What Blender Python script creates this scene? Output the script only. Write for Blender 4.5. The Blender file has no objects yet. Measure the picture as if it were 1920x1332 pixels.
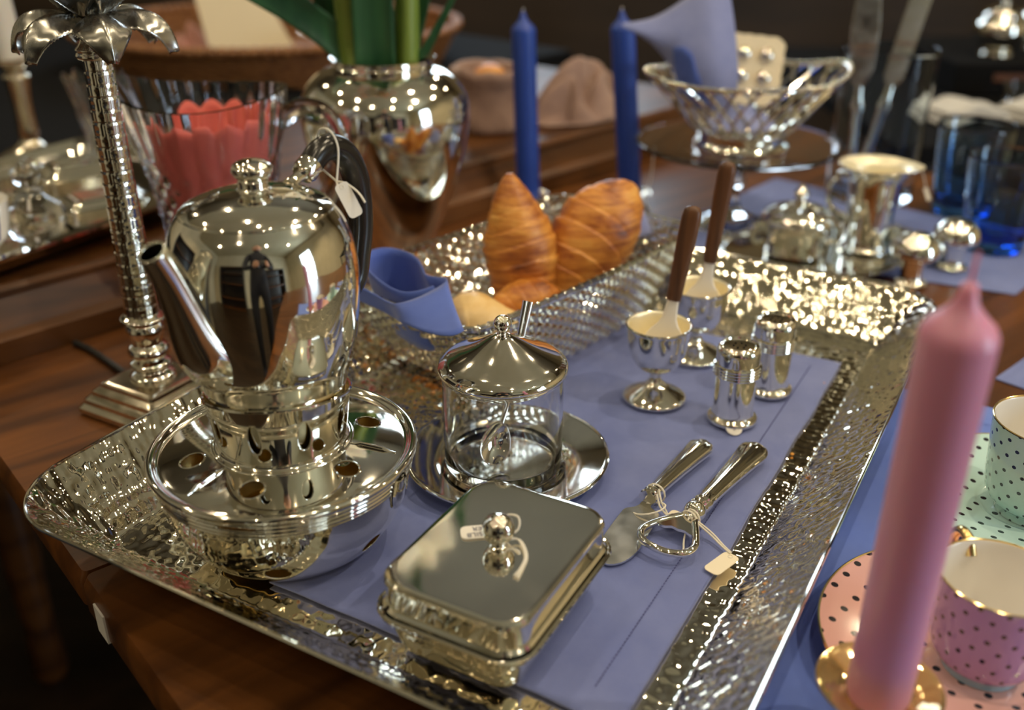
import bpy, bmesh, math, random
import numpy as np
from mathutils import Vector, Matrix, noise as mnoise

SC = bpy.context.scene
COL = SC.collection
PI = math.pi
rad = math.radians
random.seed(7)
rng = np.random.default_rng(7)

# ---------------------------------------------------------------- camera, light, exposure
cam_d = bpy.data.cameras.new('camera')
cam = bpy.data.objects.new('camera', cam_d)
COL.objects.link(cam)
cam.location = (0, 0, 0.385)
cam.rotation_euler = (rad(90 - 26), 0, 0)
cam_d.sensor_width = 36.0
cam_d.lens = 35.0
cam_d.clip_start = 0.01
cam_d.dof.use_dof = True
cam_d.dof.focus_distance = 0.62
cam_d.dof.aperture_fstop = 3.6
SC.camera = cam

SC.view_settings.view_transform = 'Standard'
SC.view_settings.look = 'None'
SC.view_settings.gamma = 1.0
SC.view_settings.use_curve_mapping = False
SC.view_settings.exposure = 0.36
SC.cycles.sample_clamp_indirect = 6.0
SC.cycles.max_bounces = 10
SC.cycles.transmission_bounces = 10
SC.cycles.use_denoising = True

world = bpy.data.worlds.new('world')
SC.world = world
world.use_nodes = True
world.node_tree.nodes['Background'].inputs[0].default_value = (0.55, 0.72, 1.0, 1)
world.node_tree.nodes['Background'].inputs[1].default_value = 0.6


def area_light(name, loc, target, w, h, power, color):
    d = bpy.data.lights.new(name, 'AREA')
    d.shape = 'RECTANGLE'
    d.size, d.size_y = w, h
    d.energy = power
    d.color = color
    o = bpy.data.objects.new(name, d)
    COL.objects.link(o)
    o.location = loc
    o.rotation_euler = (Vector(target) - Vector(loc)).to_track_quat('-Z', 'Y').to_euler()
    return o


# daylight standing in the shop door (right wall) and in the window of the far wall
area_light('door_daylight', (2.64, -0.55, 0.32), (0, -0.55, 0.32), 0.86, 1.86, 34, (0.66, 0.84, 1.0))
area_light('window_daylight', (-0.05, 3.33, 0.95), (-0.05, 0, 0.95), 1.1, 0.9, 16, (0.72, 0.87, 1.0))

LAMPS = [(-1.5, -0.9), (-0.55, -0.75), (0.5, -0.95), (1.5, -0.7), (-1.9, 0.2), (-0.95, 0.15), (0.28, 0.1), (1.15, 0.2),
         (-1.35, 1.0), (-0.4, 0.95), (0.55, 0.9), (1.75, 1.05), (-0.85, 1.75), (0.1, 1.8), (1.0, 1.75), (-1.7, 2.2),
         (0.75, 2.7), (-0.85, 2.65), (1.75, 2.4), (-0.12, 0.48)]
BOOST = {(1.15, 0.2): 3.2, (0.55, 0.9): 2.2, (1.75, 1.05): 2.0, (-0.12, 0.48): .5, (-0.4, 0.95): .6, (0.28, 0.1): .6}
CEIL = 1.75

# ---------------------------------------------------------------- helpers

def tag(o, label=None, cat=None, group=None, kind=None):
    if label: o['label'] = label
    if cat: o['category'] = cat
    if group: o['group'] = group
    if kind: o['kind'] = kind
    return o


def thing(name, label, cat, loc=(0, 0, 0), rz=0.0, group=None):
    o = bpy.data.objects.new(name, None)
    o.empty_display_size = 0.02
    COL.objects.link(o)
    o.location = loc
    o.rotation_euler = (0, 0, rz)
    return tag(o, label, cat, group)


def mesh(name, V, Fc, mat, parent=None, smooth=True, sharp=35, loc=None, rz=0.0):
    me = bpy.data.meshes.new(name)
    me.from_pydata([tuple(map(float, v)) for v in V], [], [tuple(map(int, f)) for f in Fc])
    me.update()
    o = bpy.data.objects.new(name, me)
    COL.objects.link(o)
    if mat is not None:
        for m in (mat if isinstance(mat, (list, tuple)) else [mat]):
            me.materials.append(m)
    if smooth:
        me.polygons.foreach_set('use_smooth', [True] * len(me.polygons))
        if sharp:
            me.set_sharp_from_angle(angle=rad(sharp))
    if parent is not None: o.parent = parent
    if loc is not None: o.location = loc
    if rz: o.rotation_euler = (0, 0, rz)
    return o


def copy_tree(o, parent=None):
    c = o.copy()
    COL.objects.link(c)
    if parent is not None: c.parent = parent
    for ch in list(o.children): copy_tree(ch, c)
    return c


class MB:
    """collects shapes into one mesh"""
    def __init__(s): s.V = []; s.F = []
    def add(s, VF, M=None):
        V, Fc = VF
        b = len(s.V)
        s.V += [tuple(M @ Vector(v)) for v in V] if M is not None else [tuple(v) for v in V]
        s.F += [tuple(i + b for i in f) for f in Fc]
        return s
    def build(s, name, mat, parent=None, **k): return mesh(name, s.V, s.F, mat, parent, **k)


def resample(pts, step):
    """polyline densified with a Catmull-Rom spline"""
    P = [np.array(p, float) for p in pts]
    out = []
    for i in range(len(P) - 1):
        p0 = P[i - 1] if i else 2 * P[0] - P[1]
        p1, p2 = P[i], P[i + 1]
        p3 = P[i + 2] if i + 2 < len(P) else 2 * P[-1] - P[-2]
        n = max(1, int(np.linalg.norm(p2 - p1) / step))
        for k in range(n):
            t = k / n
            out.append(0.5 * (2 * p1 + (p2 - p0) * t + (2 * p0 - 5 * p1 + 4 * p2 - p3) * t * t + (3 * p1 - p0 - 3 * p2 + p3) * t ** 3))
    out.append(P[-1])
    return out


def loft(rings, close=True, cap0=True, cap1=True):
    n = len(rings[0])
    V = [tuple(p) for r in rings for p in r]
    Fc = []
    for k in range(len(rings) - 1):
        for i in range(n if close else n - 1):
            j = (i + 1) % n
            Fc.append((k * n + i, k * n + j, (k + 1) * n + j, (k + 1) * n + i))
    if close and cap0: Fc.append(tuple(range(n - 1, -1, -1)))
    if close and cap1: Fc.append(tuple((len(rings) - 1) * n + i for i in range(n)))
    return V, Fc


def lathe(prof, seg=64, cap0=False, cap1=False):
    rings = [[(r * math.cos(2 * PI * i / seg), r * math.sin(2 * PI * i / seg), z) for i in range(seg)] for r, z in prof]
    return loft(rings, True, cap0, cap1)


def smooth_prof(pts, step=0.002): return [tuple(p) for p in resample([(r, z) for r, z in pts], step)]


def tube(pts, r, seg=8, closed=False, caps=True, flat=None):
    """tube along points; r scalar or list; flat=(sx,sy) scales section"""
    P = [Vector(p) for p in pts]
    n = len(P)
    R = r if hasattr(r, '__len__') else [r] * n
    T = []
    for i in range(n):
        a = P[i - 1] if (i or closed) else P[i]
        b = P[(i + 1) % n] if (i < n - 1 or closed) else P[i]
        t = (b - a)
        T.append(t.normalized() if t.length > 1e-12 else Vector((0, 0, 1)))
    up = Vector((0, 0, 1)) if abs(T[0].z) < 0.9 else Vector((1, 0, 0))
    N = (up - T[0] * up.dot(T[0])).normalized()
    rings = []
    sx, sy = flat if flat else (1, 1)
    for i in range(n):
        N = (N - T[i] * N.dot(T[i]))
        N = N.normalized() if N.length > 1e-9 else T[i].orthogonal().normalized()
        B = T[i].cross(N)
        rings.append([P[i] + (N * math.cos(2 * PI * k / seg) * sx + B * math.sin(2 * PI * k / seg) * sy) * R[i] for k in range(seg)])
    if closed:
        V, Fc = loft(rings, True, False, False)
        m = (n - 1) * seg
        for k in range(seg):
            Fc.append((m + k, m + (k + 1) % seg, (k + 1) % seg, k))
        return V, Fc
    return loft(rings, True, caps, caps)


def rrect(hx, hy, r, n=6, z=0.0, cx=0.0, cy=0.0):
    out = []
    for sx, sy, a0 in ((1, 1, 0), (-1, 1, 90), (-1, -1, 180), (1, -1, 270)):
        for k in range(n + 1):
            a = rad(a0 + 90 * k / n)
            out.append((cx + sx * (hx - r) + r * math.cos(a), cy + sy * (hy - r) + r * math.sin(a), z))
    return out


def box(x0, x1, y0, y1, z0, z1, b=0.0):
    if b <= 0:
        V = [(x0, y0, z0), (x1, y0, z0), (x1, y1, z0), (x0, y1, z0), (x0, y0, z1), (x1, y0, z1), (x1, y1, z1), (x0, y1, z1)]
        return V, [(3, 2, 1, 0), (4, 5, 6, 7), (0, 1, 5, 4), (1, 2, 6, 5), (2, 3, 7, 6), (3, 0, 4, 7)]
    cx, cy, hx, hy = (x0 + x1) / 2, (y0 + y1) / 2, (x1 - x0) / 2, (y1 - y0) / 2
    return loft([rrect(hx - b, hy - b, b * .6, 3, z0, cx, cy), rrect(hx, hy, b, 3, z0 + b, cx, cy),
                 rrect(hx, hy, b, 3, z1 - b, cx, cy), rrect(hx - b, hy - b, b * .6, 3, z1, cx, cy)])


def dense(pts, step=.003):
    """profile cut into short straight pieces, so that long glass walls keep flat normals"""
    out = []
    for (r0, z0), (r1, z1) in zip(pts[:-1], pts[1:]):
        d = math.hypot(r1 - r0, z1 - z0); n = max(1, int(d / step))
        ts = [0] + ([.06] if d > .006 else []) + [k / n for k in range(1, n)] + ([.94] if d > .006 else [])
        for t in sorted(set(ts)): out.append((r0 + (r1 - r0) * t, z0 + (z1 - z0) * t))
    return out + [pts[-1]]


def ball(r, seg=20, rings=12, sz=1.0, c=(0, 0, 0)):
    V, Fc = lathe([(max(r * math.sin(PI * k / rings), 1e-5), -r * sz * math.cos(PI * k / rings)) for k in range(rings + 1)], seg)
    return [(x + c[0], y + c[1], z + c[2]) for x, y, z in V], Fc


def grid(nx, ny, f):
    V = [f(i / nx, j / ny) for j in range(ny + 1) for i in range(nx + 1)]
    Fc = [(j * (nx + 1) + i, j * (nx + 1) + i + 1, (j + 1) * (nx + 1) + i + 1, (j + 1) * (nx + 1) + i) for j in range(ny) for i in range(nx)]
    return V, Fc


def solid(o, t, offset=-1, mo=0, rim=0):
    m = o.modifiers.new('thickness', 'SOLIDIFY')
    m.thickness = t
    m.offset = offset
    m.material_offset = mo
    m.material_offset_rim = rim
    return o


def perf(prof, nseg, holes):
    """lathe whose dense grid is pierced: holes = (angle deg, arc position s, half width, half height)"""
    s = [0.0]
    for k in range(1, len(prof)): s.append(s[-1] + math.hypot(prof[k][0] - prof[k - 1][0], prof[k][1] - prof[k - 1][1]))
    V, Fc = lathe(prof, nseg)
    V = [list(v) for v in V]
    par = []
    E = []
    for k, (r, z) in enumerate(prof):
        for i in range(nseg):
            best = (9, None)
            for h in holes:
                d = (2 * PI * i / nseg - rad(h[0]) + PI) % (2 * PI) - PI
                a, b = r * d / h[2], (s[k] - h[1]) / h[3]
                e = math.hypot(a, b)
                if e < best[0]: best = (e, (h, a, b, d))
            E.append(best)
    keep = []; dead = set(); live = set()
    for f in Fc:
        if sum(E[i][0] for i in f) / 4 < 1.0: dead.update(f)
        else: keep.append(f); live.update(f)
    for i in dead & live:
        e, (h, a, b, d) = E[i]
        if e < 1e-6: continue
        s2 = h[1] + b / e * h[3]
        r = float(np.interp(s2, s, [p[0] for p in prof])); z = float(np.interp(s2, s, [p[1] for p in prof]))
        ang = rad(h[0]) + a / e * h[2] / max(r, 1e-6)
        V[i] = [r * math.cos(ang), r * math.sin(ang), z]
    used = sorted(live)
    ix = {v: n for n, v in enumerate(used)}
    return [V[i] for i in used], [tuple(ix[i] for i in f) for f in keep], s


# ---------------------------------------------------------------- materials

def mat(name, color=(.8, .8, .8), rough=.5, metal=0.0, **k):
    m = bpy.data.materials.new(name)
    m.use_nodes = True
    b = m.node_tree.nodes['Principled BSDF']
    b.inputs['Base Color'].default_value = (*color, 1)
    b.inputs['Roughness'].default_value = rough
    b.inputs['Metallic'].default_value = metal
    for a, v in k.items():
        n = a.replace('_', ' ')
        b.inputs[n].default_value = v
    return m


class NT:
    def __init__(s, m): s.t = m.node_tree; s.b = s.t.nodes['Principled BSDF']
    def n(s, typ, **k):
        x = s.t.nodes.new(typ)
        for a, v in k.items():
            if a[0] == '_': setattr(x, a[1:], v)
            else: x.inputs[a.replace('_', ' ')].default_value = v
        return x
    def l(s, a, b): s.t.links.new(a, b)
    def ramp(s, fac, stops):
        r = s.n('ShaderNodeValToRGB')
        e = r.color_ramp.elements
        while len(e) < len(stops): e.new(0.5)
        for q, (p, c) in zip(e, stops): q.position = p; q.color = (*c, 1)
        s.l(fac, r.inputs[0])
        return r.outputs[0]
    def coord(s, scale=(1, 1, 1), rot=(0, 0, 0), kind='Object'):
        c = s.n('ShaderNodeTexCoord'); mp = s.n('ShaderNodeMapping')
        mp.inputs['Scale'].default_value = scale; mp.inputs['Rotation'].default_value = rot
        s.l(c.outputs[kind], mp.inputs[0])
        return mp.outputs[0]
    def bump(s, h, strength, dist):
        b = s.n('ShaderNodeBump', Strength=strength, Distance=dist)
        s.l(h, b.inputs['Height']); s.l(b.outputs[0], s.b.inputs['Normal'])


def noisy(m, stops, scale=(1, 1, 1), nscale=5, detail=6, bump=None, rot=(0, 0, 0), dist=0.0):
    t = NT(m)
    no = t.n('ShaderNodeTexNoise', Scale=nscale, Detail=detail, Distortion=dist)
    t.l(t.coord(scale, rot), no.inputs['Vector'])
    if stops: t.l(t.ramp(no.outputs[0], stops), t.b.inputs['Base Color'])
    if bump: t.bump(no.outputs[0], *bump)
    return m


def silver(name, color=(.96, .92, .82), r0=.03, r1=.09):
    m = mat(name, color, .06, 1.0)
    t = NT(m)
    no = t.n('ShaderNodeTexNoise', Scale=60, Detail=5)
    t.l(t.coord(), no.inputs['Vector'])
    mr = t.n('ShaderNodeMapRange')
    mr.inputs[1].default_value, mr.inputs[2].default_value = .3, .7
    mr.inputs[3].default_value, mr.inputs[4].default_value = r0, r1
    t.l(no.outputs[0], mr.inputs[0]); t.l(mr.outputs[0], t.b.inputs['Roughness'])
    return m


M = {}
M['silver'] = silver('polished_silver')
M['silver_tray'] = silver('hammered_silver', (.94, .88, .74), .02, .05)
M['silver_old'] = silver('tarnished_silver', (.80, .72, .58), .10, .24)
M['leaf_silver'] = silver('dull_grey_silver', (.52, .50, .46), .16, .32)
M['steel'] = silver('steel', (.80, .78, .72), .12, .25)
M['gilt'] = mat('warm_glow_lining', (.95, .68, .25), .22, 1.0)  # gold tint stands in for the warm glow inside the silver warmer
M['gold'] = mat('gold_trim', (.95, .70, .30), .15, 1.0)
M['glass'] = mat('clear_glass', (1, 1, 1), .0, 0, IOR=1.46, Transmission_Weight=1.0)
M['crystal'] = mat('cut_crystal', (.97, .97, 1), .0, 0, IOR=1.5, Transmission_Weight=1.0)
M['vase_glass'] = mat('vase_glass', (.90, .96, 1), .0, 0, IOR=1.2, Transmission_Weight=1.0)
M['blue_glass'] = mat('blue_glass', (.55, .78, 1), .0, 0, IOR=1.46, Transmission_Weight=1.0)
t = NT(M['blue_glass'])
sep = t.n('ShaderNodeSeparateXYZ'); t.l(t.coord(), sep.inputs[0])
mr = t.n('ShaderNodeMapRange'); mr.inputs[1].default_value, mr.inputs[2].default_value = 0.0, 0.10
t.l(sep.outputs[2], mr.inputs[0])
t.l(t.ramp(mr.outputs[0], [(0, (.04, .25, .85)), (.45, (.25, .55, .95)), (1, (.85, .95, 1))]), t.b.inputs['Base Color'])


def wood(name, c0, c1, rough=.32, scale=(2.2, 26, 26), rot=0.0, coat=.25):
    m = mat(name, c0, rough, 0, Coat_Weight=coat, Coat_Roughness=.18, Specular_IOR_Level=.35)
    t = NT(m)
    v = t.coord(scale, (0, 0, rot))
    n1 = t.n('ShaderNodeTexNoise', Scale=1.3, Detail=8, Distortion=.6)
    t.l(v, n1.inputs['Vector'])
    t.l(t.ramp(n1.outputs[0], [(.3, c0), (.5, tuple((a + b) / 2 for a, b in zip(c0, c1))), (.68, c1)]), t.b.inputs['Base Color'])
    t.bump(n1.outputs[0], .15, .0006)
    return m


M['table'] = wood('mahogany_table', (.036, .011, .003), (.165, .056, .011), .38, coat=.12)
M['ledge'] = wood('dark_walnut', (.028, .010, .003), (.14, .050, .011), .42, coat=.08)
M['dark'] = wood('ebonised_wood', (.012, .008, .006), (.03, .018, .012), .4)
M['spoon_wood'] = wood('rosewood', (.050, .018, .007), (.14, .055, .020), .42, (60, 60, 4), 0, .1)
M['ebony'] = mat('ebony', (.012, .010, .009), .22)
M['black'] = mat('black_card', (.006, .006, .007), .9, 0, Specular_IOR_Level=.1)


def linen(name, c0, c1, k=5200):
    m = mat(name, c0, .85, 0, Sheen_Weight=.25, Sheen_Roughness=.5)
    t = NT(m)
    v = t.coord()
    n1 = t.n('ShaderNodeTexNoise', Scale=14, Detail=7, Roughness=.65); t.l(v, n1.inputs['Vector'])
    wa = t.n('ShaderNodeTexWave', Scale=k / 6.28, Distortion=1.5, Detail=2); wa.bands_direction = 'X'; t.l(v, wa.inputs['Vector'])
    wb = t.n('ShaderNodeTexWave', Scale=k / 6.28, Distortion=1.5, Detail=2); wb.bands_direction = 'Y'; t.l(v, wb.inputs['Vector'])
    t.l(t.ramp(n1.outputs[0], [(.3, c0), (.7, c1)]), t.b.inputs['Base Color'])
    ad = t.n('ShaderNodeMath', _operation='ADD'); t.l(wa.outputs[1], ad.inputs[0]); t.l(wb.outputs[1], ad.inputs[1])
    t.bump(ad.outputs[0], .16, .0002)
    return m


M['linen'] = linen('periwinkle_linen', (.110, .145, .39), (.170, .210, .47))
M['napkin'] = linen('cornflower_cotton', (.05, .095, .40), (.08, .135, .48))
M['napkin_grey'] = linen('grey_blue_linen', (.17, .20, .42), (.25, .28, .52))
M['mauve'] = linen('mauve_linen', (.22, .13, .11), (.42, .27, .21))
M['white_cloth'] = linen('white_linen', (.55, .52, .48), (.7, .66, .6))
M['cream'] = mat('cream_card', (.72, .62, .45), .6)
M['pink_cloth'] = linen('pink_cloth', (.5, .22, .18), (.62, .34, .28))
M['lilac_cloth'] = linen('lilac_cloth', (.28, .2, .32), (.4, .3, .42))
M['coral'] = mat('coral_paper', (.78, .16, .13), .6)
M['stitch'] = mat('stitch', (.115, .13, .33), .9)
M['paper'] = mat('white_paper', (.78, .75, .72), .6)
M['paper_cream'] = mat('cream_paper', (.80, .72, .58), .6)
M['ink'] = mat('ink', (.03, .04, .12), .6)
M['string'] = mat('cotton_string', (.74, .70, .63), .9)
M['pearl'] = mat('mother_of_pearl', (.82, .76, .68), .25, 0, Coat_Weight=.4)
M['wax_blue'] = mat('blue_wax', (.018, .06, .36), .42, 0, Subsurface_Weight=.15, Subsurface_Scale=.004)
M['wax_pink'] = mat('pink_wax', (.66, .28, .43), .34, 0, Coat_Weight=.25, Coat_Roughness=.3, Subsurface_Weight=.35, Subsurface_Scale=.008)
M['wax_white'] = mat('white_wax', (.75, .74, .76), .45, 0, Subsurface_Weight=.2, Subsurface_Scale=.005)
M['wick'] = mat('wick', (.55, .55, .6), .9)
M['porcelain'] = mat('porcelain', (.82, .79, .75), .12, 0, Coat_Weight=.5)
M['leaf'] = noisy(mat('amaryllis_leaf', (.03, .10, .03), .38), [(.3, (.012, .06, .025)), (.7, (.04, .14, .05))], (30, 30, 3), 2)
M['leaf_light'] = noisy(mat('amaryllis_stem', (.16, .24, .03), .4), [(.3, (.10, .17, .02)), (.7, (.22, .30, .05))], (30, 30, 3), 2)
M['petal'] = mat('white_petal', (.80, .74, .62), .5, 0, Subsurface_Weight=.2, Subsurface_Scale=.005)
M['cable'] = mat('black_rubber', (.01, .01, .01), .5)
M['crumb'] = mat('crumb', (.65, .30, .06), .8)
M['wall'] = noisy(mat('warm_plaster', (.55, .45, .30), .8), [(.3, (.62, .54, .36)), (.7, (.72, .63, .44))], (1, 1, 1), 2)
M['wall_brown'] = noisy(mat('brown_wall', (.2, .16, .09), .8), [(.3, (.16, .125, .075)), (.7, (.22, .175, .105))], (1, 1, 1), 2)
M['ceiling'] = noisy(mat('ceiling_plaster', (.62, .54, .40), .9), [(.3, (.56, .49, .31)), (.7, (.64, .56, .37))], (1, 1, 1), 2)
M['wall_dark'] = noisy(mat('dark_panel', (.03, .018, .01), .5), [(.3, (.022, .013, .008)), (.7, (.045, .026, .014))], (1, 1, 6), 2)
M['floor'] = noisy(mat('floor_boards', (.03, .016, .008), .4), [(.3, (.02, .011, .006)), (.7, (.05, .026, .012))], (1, 12, 1), 2)
M['white_paint'] = mat('white_paint', (.7, .68, .62), .5)
M['navy'] = mat('navy_clothes', (.010, .011, .018), .9)
M['skin'] = mat('skin', (.55, .30, .20), .55)
M['hair'] = mat('brown_hair', (.03, .018, .01), .7)


def bread(name, stops, axis_scale, bump=(.5, .002)):
    m = mat(name, (.6, .3, .06), .42, 0, Coat_Weight=.12, Coat_Roughness=.35)
    t = NT(m)
    v = t.coord(axis_scale)
    n1 = t.n('ShaderNodeTexNoise', Scale=1, Detail=8, Roughness=.6, Distortion=.8); t.l(v, n1.inputs['Vector'])
    n2 = t.n('ShaderNodeTexNoise', Scale=26, Detail=5); t.l(t.coord(), n2.inputs['Vector'])
    mx = t.n('ShaderNodeMix', _data_type='FLOAT'); mx.inputs[0].default_value = .5
    t.l(n1.outputs[0], mx.inputs[2]); t.l(n2.outputs[0], mx.inputs[3])
    t.l(t.ramp(mx.outputs[0], stops), t.b.inputs['Base Color'])
    t.bump(n1.outputs[0], *bump)
    return m


GOLDEN = [(.34, (.13, .028, .005)), (.43, (.36, .10, .012)), (.53, (.62, .24, .035)), (.66, (.82, .44, .11))]
M['croissant'] = bread('croissant_crust', GOLDEN, (25, 25, 170))
M['roll_pale'] = bread('pale_crust', [(.3, (.66, .36, .10)), (.5, (.80, .54, .22)), (.68, (.84, .62, .32))], (45, 45, 45), (.4, .002))


def wicker(name, c0, c1, sx):
    m = mat(name, c0, .5)
    t = NT(m)
    no = t.n('ShaderNodeTexNoise', Scale=90, Detail=4); t.l(t.coord(), no.inputs['Vector'])
    t.l(t.ramp(no.outputs[0], [(.3, c0), (.7, c1)]), t.b.inputs['Base Color'])
    return m


M['wicker'] = wicker('wicker', (.16, .06, .018), (.34, .15, .05), 1)


def dotted(name, base, R, n, polar=False, spacing=.01, dot=(.015, .012, .02)):
    """polka dots printed on the glaze: staggered lattice round a cup or across a saucer"""
    m = mat(name, base, .12, 0, Coat_Weight=.5)
    t = NT(m)
    co = t.n('ShaderNodeTexCoord')
    sep = t.n('ShaderNodeSeparateXYZ'); t.l(co.outputs['Object'], sep.inputs[0])
    cb = t.n('ShaderNodeCombineXYZ')
    if not polar:
        at = t.n('ShaderNodeMath', _operation='ARCTAN2'); t.l(sep.outputs[1], at.inputs[0]); t.l(sep.outputs[0], at.inputs[1])
        mu = t.n('ShaderNodeMath', _operation='MULTIPLY'); t.l(at.outputs[0], mu.inputs[0]); mu.inputs[1].default_value = R
        t.l(mu.outputs[0], cb.inputs[0]); t.l(sep.outputs[2], cb.inputs[1])
        spacing = 2 * PI * R / n / math.sqrt(2)
    else:
        t.l(sep.outputs[0], cb.inputs[0]); t.l(sep.outputs[1], cb.inputs[1])
    mp = t.n('ShaderNodeMapping'); mp.inputs['Rotation'].default_value = (0, 0, rad(45))
    mp.inputs['Scale'].default_value = (1 / spacing,) * 3
    t.l(cb.outputs[0], mp.inputs[0])
    vo = t.n('ShaderNodeTexVoronoi', _voronoi_dimensions='2D'); vo.inputs['Scale'].default_value = 1; vo.inputs['Randomness'].default_value = 0
    t.l(mp.outputs[0], vo.inputs['Vector'])
    lt = t.n('ShaderNodeMath', _operation='LESS_THAN'); t.l(vo.outputs['Distance'], lt.inputs[0]); lt.inputs[1].default_value = .155
    mx = t.n('ShaderNodeMix', _data_type='RGBA'); mx.inputs[6].default_value = (*base, 1); mx.inputs[7].default_value = (*dot, 1)
    t.l(lt.outputs[0], mx.inputs[0]); t.l(mx.outputs[2], t.b.inputs['Base Color'])
    return m


# ---------------------------------------------------------------- the room
FL = -0.76
X0, X1, Y0, Y1 = -2.6, 2.6, -2.3, 3.3


def struct(name, VF, m, **k): return tag(mesh(name, VF[0], VF[1], m, smooth=False, **k), kind='structure')


struct('floor', box(X0, X1, Y0, Y1, FL - .05, FL), M['floor'])
struct('ceiling', box(X0, X1, Y0, Y1, CEIL, CEIL + .05), M['ceiling'])
struct('wall_left', box(X0 - .1, X0, Y0, Y1, FL, CEIL), M['wall'])
struct('wall_near', box(X0, X1, Y0 - .1, Y0, FL, CEIL), M['wall'])
wr = MB()
wr.add(box(X1, X1 + .1, Y0, -1.0, FL, CEIL)); wr.add(box(X1, X1 + .1, -.1, Y1, FL, CEIL)); wr.add(box(X1, X1 + .1, -1.0, -.1, 1.27, CEIL))
struct('wall_right', (wr.V, wr.F), M['wall'])
wf = MB()
wf.add(box(X0, -.6, Y1, Y1 + .1, FL, CEIL)); wf.add(box(.5, X1, Y1, Y1 + .1, FL, CEIL))
wf.add(box(-.6, .5, Y1, Y1 + .1, 1.4, CEIL)); wf.add(box(-.6, .5, Y1, Y1 + .1, FL, .5))
struct('wall_far', (wf.V, wf.F), M['wall_brown'])
struct('trim_1', box(X0, X1, Y1 - .03, Y1 - .001, FL, .16), M['wall_dark'])
struct('added_ceiling_panel', box(X0 + .01, X1 - .01, 1.95, Y1 - .005, CEIL - .006, CEIL - .0005), M['wall_brown'])  # unseen brown panel, added to darken what the butter dish lid reflects
d1 = MB()
for a in (-1.0, -.16): d1.add(box(X1 - .02, X1 + .03, a, a + .06, FL, 1.27))
for a in (FL, .1, 1.21): d1.add(box(X1 - .02, X1 + .03, -.94, -.16, a, a + .06))
struct('door_1', (d1.V, d1.F), M['white_paint'])
w1 = MB()
for a in (-.6, -.08, .45): w1.add(box(a, a + .05, Y1 - .02, Y1 + .02, .5, 1.4))
for a in (.5, .93, 1.35): w1.add(box(-.6, .5, Y1 - .02, Y1 + .02, a, a + .05))
struct('window_1', (w1.V, w1.F), M['white_paint'])

bulb_m = mat('lamp_bulb', (1, .85, .6), .4)
NT(bulb_m).b.inputs['Emission Color'].default_value = (1.0, .80, .48, 1)
NT(bulb_m).b.inputs['Emission Strength'].default_value = 60
LAMP_P = 1.95
proto = None
for i, (x, y) in enumerate(LAMPS):
    if proto is None:
        proto = thing('ceiling_spotlight', 'small warm spotlight on the shop ceiling', 'lamp', (x, y, CEIL), 0, 'ceiling spotlights of the shop')
        V, Fc = lathe([(.045, -.001), (.045, -.02), (.03, -.06), (.034, -.10), (.028, -.10), (.026, -.085), (.001, -.085)], 24)
        mesh('housing', V, Fc, M['white_paint'], proto)
        V, Fc = ball(.015, 16, 8, 1, (0, 0, -.105))
        mesh('bulb', V, Fc, bulb_m, proto)
    else:
        c = copy_tree(proto); c.location = (x, y, CEIL)
    d = bpy.data.lights.new('spot_beam', 'SPOT')
    d.energy = LAMP_P * 4 * BOOST.get((x, y), .75); d.color = (1.0, .83, .56); d.spot_size = rad(150); d.spot_blend = .6; d.shadow_soft_size = .018
    o = bpy.data.objects.new('spot_beam', d); COL.objects.link(o); o.location = (x, y, CEIL - .14)


# ---------------------------------------------------------------- table, sideboard
E1 = rad(40.0)           # direction of the table's length
def tl(e, f):            # table axes -> world
    return (e * math.cos(E1) + f * math.sin(E1), e * math.sin(E1) - f * math.cos(E1))


table = thing('dining_table', 'polished mahogany dining table with leaf joint under the silver tray', 'table', (0, 0, 0), E1)
TE0, TE1, TF0, TF1 = .110, 1.34, -.86, 1.50
SEAM = .213
def board(name, f0, f1, z1=0.0):
    V, Fc = loft([rrect((TE1 - TE0) / 2 - b, (f1 - f0) / 2 - c, .004, 3, z, (TE0 + TE1) / 2, (f0 + f1) / 2) for b, c, z in
                  ((.004, .0005, z1 - .028), (0, .0005, z1 - .024), (0, .0005, z1 - .006), (.003, .0015, z1))])
    return mesh(name, V, Fc, M['table'], table)
fs = [-.86, -.40, .07, .539, 1.02, 1.50]
for a, b in zip(fs[:-1], fs[1:]): board('table_leaf', a, b)
ap = MB(); ap.add(box(TE0 + .05, TE1 - .05, TF0 + .06, TF1 - .06, -.10, -.029))
mesh('apron', ap.V, ap.F, M['table'], table, smooth=False)
for sx in (TE0 + .10, TE1 - .10):
    for sy in (TF0 + .12, TF1 - .12):
        V, Fc = lathe([(.02, FL), (.028, FL + .02), (.022, FL + .1), (.034, FL + .4), (.026, FL + .45), (.04, FL + .5), (.04, -.101)], 20, True, True)
        mesh('leg', [(x + sx, y + sy, z) for x, y, z in V], Fc, M['table'], table)
V, Fc = box(TE0 - .0012, TE0 + .0005, .500, .516, -.026, -.006)
tag(mesh('price_sticker', V, Fc, M['paper'], table, smooth=False), 'white sticker on the table edge')

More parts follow.
